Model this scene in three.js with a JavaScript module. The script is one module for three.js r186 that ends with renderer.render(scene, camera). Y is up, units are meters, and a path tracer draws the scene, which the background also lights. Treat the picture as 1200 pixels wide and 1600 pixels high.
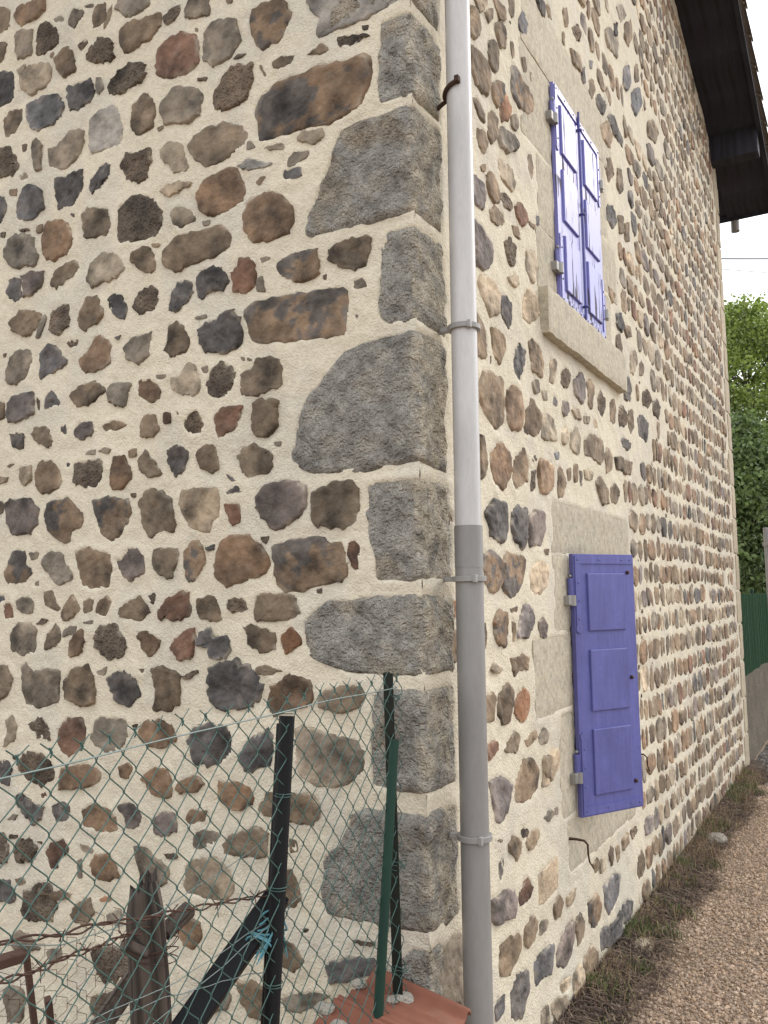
import * as THREE from 'three';
import { mergeGeometries } from 'three/addons/utils/BufferGeometryUtils.js';
import { RoundedBoxGeometry } from 'three/addons/geometries/RoundedBoxGeometry.js';

// ---------------------------------------------------------------- camera, sky, sun, exposure
const scene = new THREE.Scene();
const camera = new THREE.PerspectiveCamera(61.03, 3 / 4, 0.05, 400);
camera.position.set(1.1664, 1.65, 2.2835);
camera.rotation.set(THREE.MathUtils.degToRad(5.602), THREE.MathUtils.degToRad(29.487), THREE.MathUtils.degToRad(-0.94), 'YXZ');
scene.add(camera);

const renderer = new THREE.WebGLRenderer({ antialias: true });
renderer.toneMapping = THREE.LinearToneMapping;
renderer.toneMappingExposure = 1.0;
renderer.shadowMap.enabled = true;

{ // bright thin overcast: an even white sky, a little brighter round the veiled sun and cooler overhead
  const W = 256, Hh = 128, data = new Float32Array(W * Hh * 4);
  const sd = new THREE.Vector3(0.42, 0.5, -0.75).normalize();
  for (let j = 0; j < Hh; j++) for (let i = 0; i < W; i++) {
    const th = (0.5 - (j + 0.5) / Hh) * Math.PI, ph = ((i + 0.5) / W) * 2 * Math.PI - Math.PI;
    const up = -Math.sin(th), d = new THREE.Vector3(Math.cos(th) * Math.cos(ph), up, Math.cos(th) * Math.sin(ph));
    const c = Math.max(0, d.dot(sd));
    const L = 1.47 + 0.15 * Math.max(0, up) + 1.75 * Math.pow(c, 9);
    const o = (j * W + i) * 4;
    data[o] = L * 0.985; data[o + 1] = L; data[o + 2] = L * 1.035; data[o + 3] = 1;
  }
  const sky = new THREE.DataTexture(data, W, Hh, THREE.RGBAFormat, THREE.FloatType);
  sky.mapping = THREE.EquirectangularReflectionMapping; sky.magFilter = THREE.LinearFilter; sky.minFilter = THREE.LinearFilter;
  sky.needsUpdate = true;
  scene.background = sky; scene.environment = sky;
}
const sun = new THREE.DirectionalLight(0xfff3e2, 0.8);
sun.position.set(8.4, 10, -15); sun.target.position.set(0, 0, 0);
sun.castShadow = true; sun.shadow.radius = 30; sun.shadow.mapSize.set(2048, 2048);
Object.assign(sun.shadow.camera, { left: -14, right: 14, top: 14, bottom: -14, near: 0.1, far: 40 });
scene.add(sun, sun.target);

// ---------------------------------------------------------------- helpers
function rngOf(seed) { let a = seed >>> 0; return () => { a = (a + 0x6D2B79F5) >>> 0; let t = a; t = Math.imul(t ^ (t >>> 15), t | 1); t ^= t + Math.imul(t ^ (t >>> 7), t | 61); return ((t ^ (t >>> 14)) >>> 0) / 4294967296; }; }
const clamp = (x, a, b) => Math.min(b, Math.max(a, x));
const mix = (a, b, t) => a + (b - a) * t;
const smooth = (a, b, x) => { const t = clamp((x - a) / (b - a), 0, 1); return t * t * (3 - 2 * t); };
function hash(i, j, s) { let h = Math.imul(i, 374761393) ^ Math.imul(j, 668265263) ^ Math.imul(s, 974634773); h = Math.imul(h ^ (h >>> 13), 1274126177); return ((h ^ (h >>> 16)) >>> 0) / 4294967296; }
function vnoise(x, y, s = 0, per = 0) {
  let xi = Math.floor(x), yi = Math.floor(y); const fx = x - xi, fy = y - yi;
  let x1 = xi + 1, y1 = yi + 1;
  if (per) { xi = ((xi % per) + per) % per; yi = ((yi % per) + per) % per; x1 = ((x1 % per) + per) % per; y1 = ((y1 % per) + per) % per; }
  const u = fx * fx * (3 - 2 * fx), v = fy * fy * (3 - 2 * fy);
  return mix(mix(hash(xi, yi, s), hash(x1, yi, s), u), mix(hash(xi, y1, s), hash(x1, y1, s), u), v);
}
function fbm(x, y, s = 0, o = 4) { let a = 0.5, r = 0, n = 0; for (let k = 0; k < o; k++) { r += a * vnoise(x, y, s + k * 17); n += a; a *= 0.5; x *= 2.03; y *= 2.03; } return r / n; }
function tfbm(x, y, per, s, o) { let a = 0.5, r = 0, n = 0; for (let k = 0; k < o; k++) { r += a * vnoise(x * per, y * per, s + k * 17, per); n += a; a *= 0.55; per *= 2; } return r / n; }
function worley(x, y, per, s) { // distance to the nearest of a periodic set of points, 0..~1
  x *= per; y *= per; const xi = Math.floor(x), yi = Math.floor(y); let best = 9;
  for (let a = -1; a < 2; a++) for (let b = -1; b < 2; b++) {
    const i = ((xi + a) % per + per) % per, j = ((yi + b) % per + per) % per;
    const dx = xi + a + hash(i, j, s) - x, dy = yi + b + hash(i, j, s + 5) - y; best = Math.min(best, dx * dx + dy * dy);
  }
  return Math.sqrt(best);
}
const toS = (l) => l <= 0.0031308 ? l * 12.92 : 1.055 * Math.pow(l, 1 / 2.4) - 0.055;
const toL = (c) => c <= 0.04045 ? c / 12.92 : Math.pow((c + 0.055) / 1.055, 2.4);
const lin = (r, g, b, k = 1) => [toL(r / 255) * k, toL(g / 255) * k, toL(b / 255) * k];
function makeTex(n, fn, srgb) { // fn(u, v) -> grey or [r, g, b], linear 0..1
  const d = new Uint8Array(n * n * 4);
  for (let j = 0; j < n; j++) for (let i = 0; i < n; i++) {
    let c = fn((i + 0.5) / n, (j + 0.5) / n); if (!Array.isArray(c)) c = [c, c, c];
    const o = (j * n + i) * 4;
    for (let k = 0; k < 3; k++) { const x = clamp(c[k], 0, 1); d[o + k] = Math.round(255 * (srgb ? toS(x) : x)); }
    d[o + 3] = 255;
  }
  const t = new THREE.DataTexture(d, n, n); t.wrapS = t.wrapT = THREE.RepeatWrapping; t.magFilter = THREE.LinearFilter; t.minFilter = THREE.LinearMipmapLinearFilter; t.generateMipmaps = true;
  if (srgb) t.colorSpace = THREE.SRGBColorSpace; t.needsUpdate = true; return t;
}
const taken = {};
function numbered(name) { const n = taken[name] || 0; taken[name] = n + 1; return n ? `${name}_${String(n).padStart(3, '0')}` : name; }
function shade(o) { o.castShadow = true; o.receiveShadow = true; return o; }
function part(name, geo, m, parent) { const o = shade(new THREE.Mesh(geo, m)); o.name = name; parent.add(o); return o; }
function thing(name, label, category, pos = [0, 0, 0], group) {
  const o = new THREE.Group(); o.name = numbered(name); o.position.set(...pos); o.userData = { label, category };
  if (group) o.userData.group = group; scene.add(o); return o;
}
function setting(name, geo, m) { const o = shade(new THREE.Mesh(geo, m)); o.name = name; o.userData = { kind: 'structure' }; scene.add(o); return o; }
function geoOf(pos, idx, uv, col) {
  const g = new THREE.BufferGeometry(); g.setAttribute('position', new THREE.Float32BufferAttribute(pos, 3));
  if (uv) g.setAttribute('uv', new THREE.Float32BufferAttribute(uv, 2));
  if (col) g.setAttribute('color', new THREE.Float32BufferAttribute(col, 3));
  g.setIndex(idx); g.computeVertexNormals(); return g;
}
function merged(list) { return mergeGeometries(list.map((g) => { const q = g.index ? g.toNonIndexed() : g; for (const k of Object.keys(q.attributes)) if (!['position', 'normal', 'uv', 'color'].includes(k)) q.deleteAttribute(k); return q; })); }
function tube(pts, r, sides = 5, rEnd = r) { // tube along a polyline with sharp bends, capped
  const pos = [], idx = [], uv = []; const P = pts.map((p) => new THREE.Vector3(...p)); const n = P.length; let ref = null, len = 0;
  for (let i = 0; i < n; i++) {
    const t = new THREE.Vector3().subVectors(P[Math.min(n - 1, i + 1)], P[Math.max(0, i - 1)]).normalize();
    if (!ref) ref = Math.abs(t.y) < 0.9 ? new THREE.Vector3(0, 1, 0) : new THREE.Vector3(1, 0, 0);
    const b = new THREE.Vector3().crossVectors(t, ref).normalize(), c = new THREE.Vector3().crossVectors(b, t).normalize(); ref = c;
    if (i) len += P[i].distanceTo(P[i - 1]);
    const rr = mix(r, rEnd, i / (n - 1));
    for (let k = 0; k < sides; k++) { const a = k / sides * 2 * Math.PI; pos.push(P[i].x + rr * (b.x * Math.cos(a) + c.x * Math.sin(a)), P[i].y + rr * (b.y * Math.cos(a) + c.y * Math.sin(a)), P[i].z + rr * (b.z * Math.cos(a) + c.z * Math.sin(a))); uv.push(k / sides, len); }
    if (i) for (let k = 0; k < sides; k++) { const a = (i - 1) * sides + k, a2 = (i - 1) * sides + (k + 1) % sides, b1 = a + sides, b2 = a2 + sides; idx.push(a, b1, a2, a2, b1, b2); }
  }
  for (let k = 0; k < 2 * sides; k++) { const s = k < sides ? k : (n - 1) * sides + k - sides; pos.push(pos[3 * s], pos[3 * s + 1], pos[3 * s + 2]); uv.push(uv[2 * s], uv[2 * s + 1]); }
  for (const [base, flip] of [[n * sides, 0], [(n + 1) * sides, 1]]) for (let k = 1; k < sides - 1; k++) flip ? idx.push(base, base + k + 1, base + k) : idx.push(base, base + k, base + k + 1);
  // orientation: make faces point outwards
  for (let k = 0; k < idx.length; k += 3) { const t = idx[k + 1]; idx[k + 1] = idx[k + 2]; idx[k + 2] = t; }
  return geoOf(pos, idx, uv);
}
function beam(a, b, w, h, roll = 0, rad = 0.003) { // bar of section w x h from a to b
  const A = new THREE.Vector3(...a), B = new THREE.Vector3(...b), L = A.distanceTo(B);
  const g = new RoundedBoxGeometry(w, L, h, 1, rad); g.rotateY(roll);
  const q = new THREE.Quaternion().setFromUnitVectors(new THREE.Vector3(0, 1, 0), B.clone().sub(A).normalize());
  g.applyQuaternion(q); g.translate((A.x + B.x) / 2, (A.y + B.y) / 2, (A.z + B.z) / 2); return g;
}
function box(x0, x1, y0, y1, z0, z1, rad = 0) { const g = rad ? new RoundedBoxGeometry(x1 - x0, y1 - y0, z1 - z0, 1, rad) : new THREE.BoxGeometry(x1 - x0, y1 - y0, z1 - z0); g.translate((x0 + x1) / 2, (y0 + y1) / 2, (z0 + z1) / 2); return g; }

// ---------------------------------------------------------------- textures and materials
const T = {};
T.basalt = makeTex(512, (u, v) => { const f = tfbm(u, v, 8, 1, 6), s = hash(Math.floor(u * 512), Math.floor(v * 512), 3); const p = tfbm(u, v, 3, 9, 3); return clamp(0.46 + 1.0 * (f - 0.5) + 0.22 * (s - 0.5) + 0.3 * (p - 0.5), 0.08, 1); }, true);
T.basaltBump = makeTex(512, (u, v) => { const r = 1 - Math.abs(2 * tfbm(u, v, 9, 31, 5) - 1); return clamp(0.5 * r + 0.5 * tfbm(u, v, 24, 37, 4), 0, 1); });
T.vesBump = makeTex(512, (u, v) => { const h1 = smooth(0.12, 0.42, worley(u, v, 34, 71)), h2 = smooth(0.1, 0.4, worley(u, v, 70, 77)); return clamp(0.25 + 0.35 * h1 + 0.2 * h2 + 0.4 * (tfbm(u, v, 12, 79, 4) - 0.5), 0, 1); });
T.granite = makeTex(512, (u, v) => { const f = tfbm(u, v, 10, 41, 5), w = worley(u, v, 90, 43), s = hash(Math.floor(u * 256), Math.floor(v * 256), 47); let c = 0.5 + 0.55 * (f - 0.5) + 0.3 * (s - 0.5); if (s > 0.93 && w < 0.5) c *= 0.55; if (s < 0.06) c *= 1.35; return clamp(c, 0.06, 1); }, true);
T.graniteFine = makeTex(512, (u, v) => { const f = tfbm(u, v, 26, 41, 4), s = hash(Math.floor(u * 256), Math.floor(v * 256), 47); let c = 0.5 + 0.3 * (f - 0.5) + 0.14 * (s - 0.5); if (s > 0.95) c *= 0.6; return c; }, true);
T.graniteBump = makeTex(512, (u, v) => clamp(0.55 * tfbm(u, v, 22, 51, 5) + 0.45 * (1 - Math.abs(2 * tfbm(u * 1, v, 30, 57, 4) - 1)), 0, 1));
T.mortar = makeTex(1024, (u, v) => { const f = tfbm(u, v, 4, 61, 4), g = tfbm(u, v, 90, 63, 3), s = hash(Math.floor(u * 1024), Math.floor(v * 1024), 67), s2 = hash(Math.floor(u * 512), Math.floor(v * 512), 69); let c = 0.87 + 0.07 * (f - 0.5) + 0.2 * (g - 0.5) + 0.1 * (s - 0.5); if (s2 > 0.985) c *= 0.75; const w = 0.02 * (tfbm(u, v, 5, 65, 3) - 0.5); return [c * (1 + w), c, c * (1 - 1.6 * w)]; }, true);
T.mortarBump = makeTex(1024, (u, v) => clamp(0.5 + 0.5 * (tfbm(u, v, 60, 81, 3) - 0.5) + 1.2 * (tfbm(u, v, 190, 83, 2) - 0.5) + 0.4 * (tfbm(u, v, 16, 85, 3) - 0.5), 0, 1));
T.wood = makeTex(512, (u, v) => { const g = tfbm(u * 1, v * 0.0625, 32, 91, 5), k = tfbm(u, v, 4, 93, 3); return clamp(0.4 + 0.9 * (g - 0.5) + 0.35 * (k - 0.5), 0.05, 1); }, true);
T.woodBump = makeTex(512, (u, v) => tfbm(u, v * 0.0625, 48, 95, 4));
T.paint = makeTex(512, (u, v) => { const f = tfbm(u, v, 5, 101, 4), g = tfbm(u, v * 0.125, 32, 103, 4), s = tfbm(u, v, 60, 105, 2); return clamp(0.8 + 0.3 * (f - 0.5) + 0.26 * (g - 0.5) + 0.1 * (s - 0.5), 0, 1); }, true);
T.paintBump = makeTex(512, (u, v) => clamp(0.7 * tfbm(u, v * 0.125, 40, 107, 4) + 0.3 * tfbm(u, v, 16, 109, 3), 0, 1));
T.paintWorn = makeTex(512, (u, v) => { // old paint: flaked in vertical streaks down to grey wood
  const f = tfbm(u, v, 5, 111, 4), g = tfbm(u, v * 0.0625, 32, 113, 4), m = tfbm(u, v, 3, 115, 3);
  const flake = smooth(0.63, 0.69, g * 0.7 + m * 0.42 + 0.1 * (f - 0.5)); const c = 0.85 + 0.2 * (f - 0.5);
  return [mix(c, 0.5, flake), mix(c, 0.45, flake), mix(c, 0.2, flake)]; }, true);
T.paintRough = makeTex(512, (u, v) => { const f = tfbm(u, v, 5, 111, 4), g = tfbm(u, v * 0.0625, 32, 113, 4), m = tfbm(u, v, 3, 115, 3); return mix(0.4, 1, smooth(0.63, 0.69, g * 0.7 + m * 0.42 + 0.1 * (f - 0.5))); });
T.plastic = makeTex(512, (u, v) => { const f = tfbm(u, v, 4, 121, 4), s = tfbm(u, v, 40, 123, 3), d = worley(u, v, 9, 125); let c = 0.84 + 0.26 * (f - 0.5) + 0.1 * (s - 0.5); if (d < 0.012) c *= 0.5; return c; }, true);
T.rust = makeTex(256, (u, v) => { const f = tfbm(u, v, 6, 131, 5); return [mix(0.16, 0.5, f), mix(0.11, 0.28, f), mix(0.09, 0.18, f)]; }, true);
T.clay = makeTex(512, (u, v) => { const f = tfbm(u, v, 6, 141, 5), s = hash(Math.floor(u * 512), Math.floor(v * 512), 143), st = smooth(0.62, 0.75, tfbm(u, v, 4, 145, 4)); const c = 0.72 + 0.4 * (f - 0.5) + 0.08 * (s - 0.5); return [c, c * mix(1, 1.18, st), c * mix(1, 1.3, st)]; }, true);
T.gravel = makeTex(1024, (u, v) => { const w = worley(u, v, 64, 151), w2 = worley(u, v, 128, 153), cell = tfbm(u, v, 80, 155, 2), f = tfbm(u, v, 5, 157, 4); const c = 0.5 + 0.5 * (cell - 0.5) + 0.35 * (f - 0.5) + 0.12 * (0.5 - w) + 0.1 * (0.5 - w2); const k = tfbm(u, v, 70, 159, 2) - 0.5; return [c * (1 + 0.25 * k), c, c * (1 - 0.25 * k)]; }, true);
T.gravelBump = makeTex(1024, (u, v) => clamp(1 - 0.7 * worley(u, v, 64, 151) - 0.35 * worley(u, v, 128, 153), 0, 1));
const meanOf = (t) => { const d = t.image.data; let s = 0; for (let i = 0; i < d.length; i += 4) s += toL(d[i + 1] / 255); return s / (d.length / 4); };
const M = {};
M.basalt = new THREE.MeshStandardMaterial({ map: T.basalt, bumpMap: T.basaltBump, bumpScale: 0.011, roughness: 0.88, vertexColors: true });
M.vesicular = new THREE.MeshStandardMaterial({ map: T.basalt, bumpMap: T.vesBump, bumpScale: 0.013, roughness: 0.95, vertexColors: true });
M.quoin = new THREE.MeshStandardMaterial({ map: T.granite, bumpMap: T.graniteBump, bumpScale: 0.034, roughness: 0.92, vertexColors: true });
M.granite = new THREE.MeshStandardMaterial({ map: T.graniteFine, bumpMap: T.graniteBump, bumpScale: 0.004, roughness: 0.92, vertexColors: true });
M.mortar = new THREE.MeshStandardMaterial({ color: new THREE.Color(0.76, 0.69, 0.54), map: T.mortar, bumpMap: T.mortarBump, bumpScale: 0.0026, roughness: 1, vertexColors: true });
M.render = new THREE.MeshStandardMaterial({ color: new THREE.Color(0.7, 0.62, 0.49), map: T.mortar, bumpMap: T.mortarBump, bumpScale: 0.004, roughness: 1 });
M.paint = new THREE.MeshPhysicalMaterial({ color: new THREE.Color(0.14, 0.145, 0.43), map: T.paint, bumpMap: T.paintBump, bumpScale: 0.0016, roughness: 0.5, ior: 1.5 });
M.paintWorn = new THREE.MeshPhysicalMaterial({ color: new THREE.Color(0.2, 0.2, 0.55), map: T.paintWorn, bumpMap: T.paintBump, bumpScale: 0.001, roughness: 1, roughnessMap: T.paintRough, ior: 1.68 });
M.iron = new THREE.MeshStandardMaterial({ color: 0x6d6962, map: T.rust, roughness: 0.6, metalness: 0.4 });
M.steel = new THREE.MeshStandardMaterial({ color: new THREE.Color(0.36, 0.35, 0.33), map: T.plastic, roughness: 0.5, metalness: 0.5 });
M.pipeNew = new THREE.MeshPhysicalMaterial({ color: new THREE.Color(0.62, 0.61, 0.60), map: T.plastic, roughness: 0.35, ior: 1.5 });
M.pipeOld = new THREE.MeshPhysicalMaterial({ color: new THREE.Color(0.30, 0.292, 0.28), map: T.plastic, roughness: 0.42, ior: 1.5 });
M.clamp = new THREE.MeshStandardMaterial({ color: new THREE.Color(0.36, 0.35, 0.335), map: T.plastic, roughness: 0.5 });
M.rust = new THREE.MeshStandardMaterial({ map: T.rust, color: new THREE.Color(0.24, 0.22, 0.225), roughness: 0.9, metalness: 0.15 });
M.blackPost = new THREE.MeshPhysicalMaterial({ color: new THREE.Color(0.012, 0.0125, 0.014), map: T.plastic, roughness: 0.55, specularIntensity: 0.35 });
M.greenPost = new THREE.MeshPhysicalMaterial({ color: new THREE.Color(0.02, 0.055, 0.04), map: T.plastic, roughness: 0.55, specularIntensity: 0.35 });
M.darkPost = new THREE.MeshPhysicalMaterial({ color: new THREE.Color(0.02, 0.024, 0.019), map: T.plastic, roughness: 0.55, specularIntensity: 0.35 });
M.greenWire = new THREE.MeshStandardMaterial({ color: new THREE.Color(0.045, 0.105, 0.088), roughness: 0.38 });
M.tensionWire = new THREE.MeshStandardMaterial({ color: new THREE.Color(0.2, 0.25, 0.24), roughness: 0.45, metalness: 0.3 });
M.twine = new THREE.MeshStandardMaterial({ color: new THREE.Color(0.10, 0.27, 0.32), roughness: 0.9 });
M.oldWood = new THREE.MeshStandardMaterial({ color: new THREE.Color(0.2, 0.155, 0.125), map: T.wood, bumpMap: T.woodBump, bumpScale: 0.008, roughness: 0.95 });
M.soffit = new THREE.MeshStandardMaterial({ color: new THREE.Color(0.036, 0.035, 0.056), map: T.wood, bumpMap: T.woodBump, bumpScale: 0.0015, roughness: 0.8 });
M.clay = new THREE.MeshStandardMaterial({ color: new THREE.Color(0.31, 0.118, 0.072), map: T.clay, roughness: 0.85 });
M.roofTile = new THREE.MeshStandardMaterial({ color: new THREE.Color(0.85, 0.76, 0.66), map: T.clay, roughness: 0.9 });
M.grout = new THREE.MeshStandardMaterial({ color: new THREE.Color(0.42, 0.39, 0.33), map: T.mortar, bumpMap: T.mortarBump, bumpScale: 0.006, roughness: 1 });
M.oldIron = new THREE.MeshStandardMaterial({ color: new THREE.Color(0.16, 0.145, 0.13), map: T.rust, roughness: 0.8, metalness: 0.2 });
M.glass = new THREE.MeshPhysicalMaterial({ color: 0x20262a, roughness: 0.05, metalness: 0 });
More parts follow.
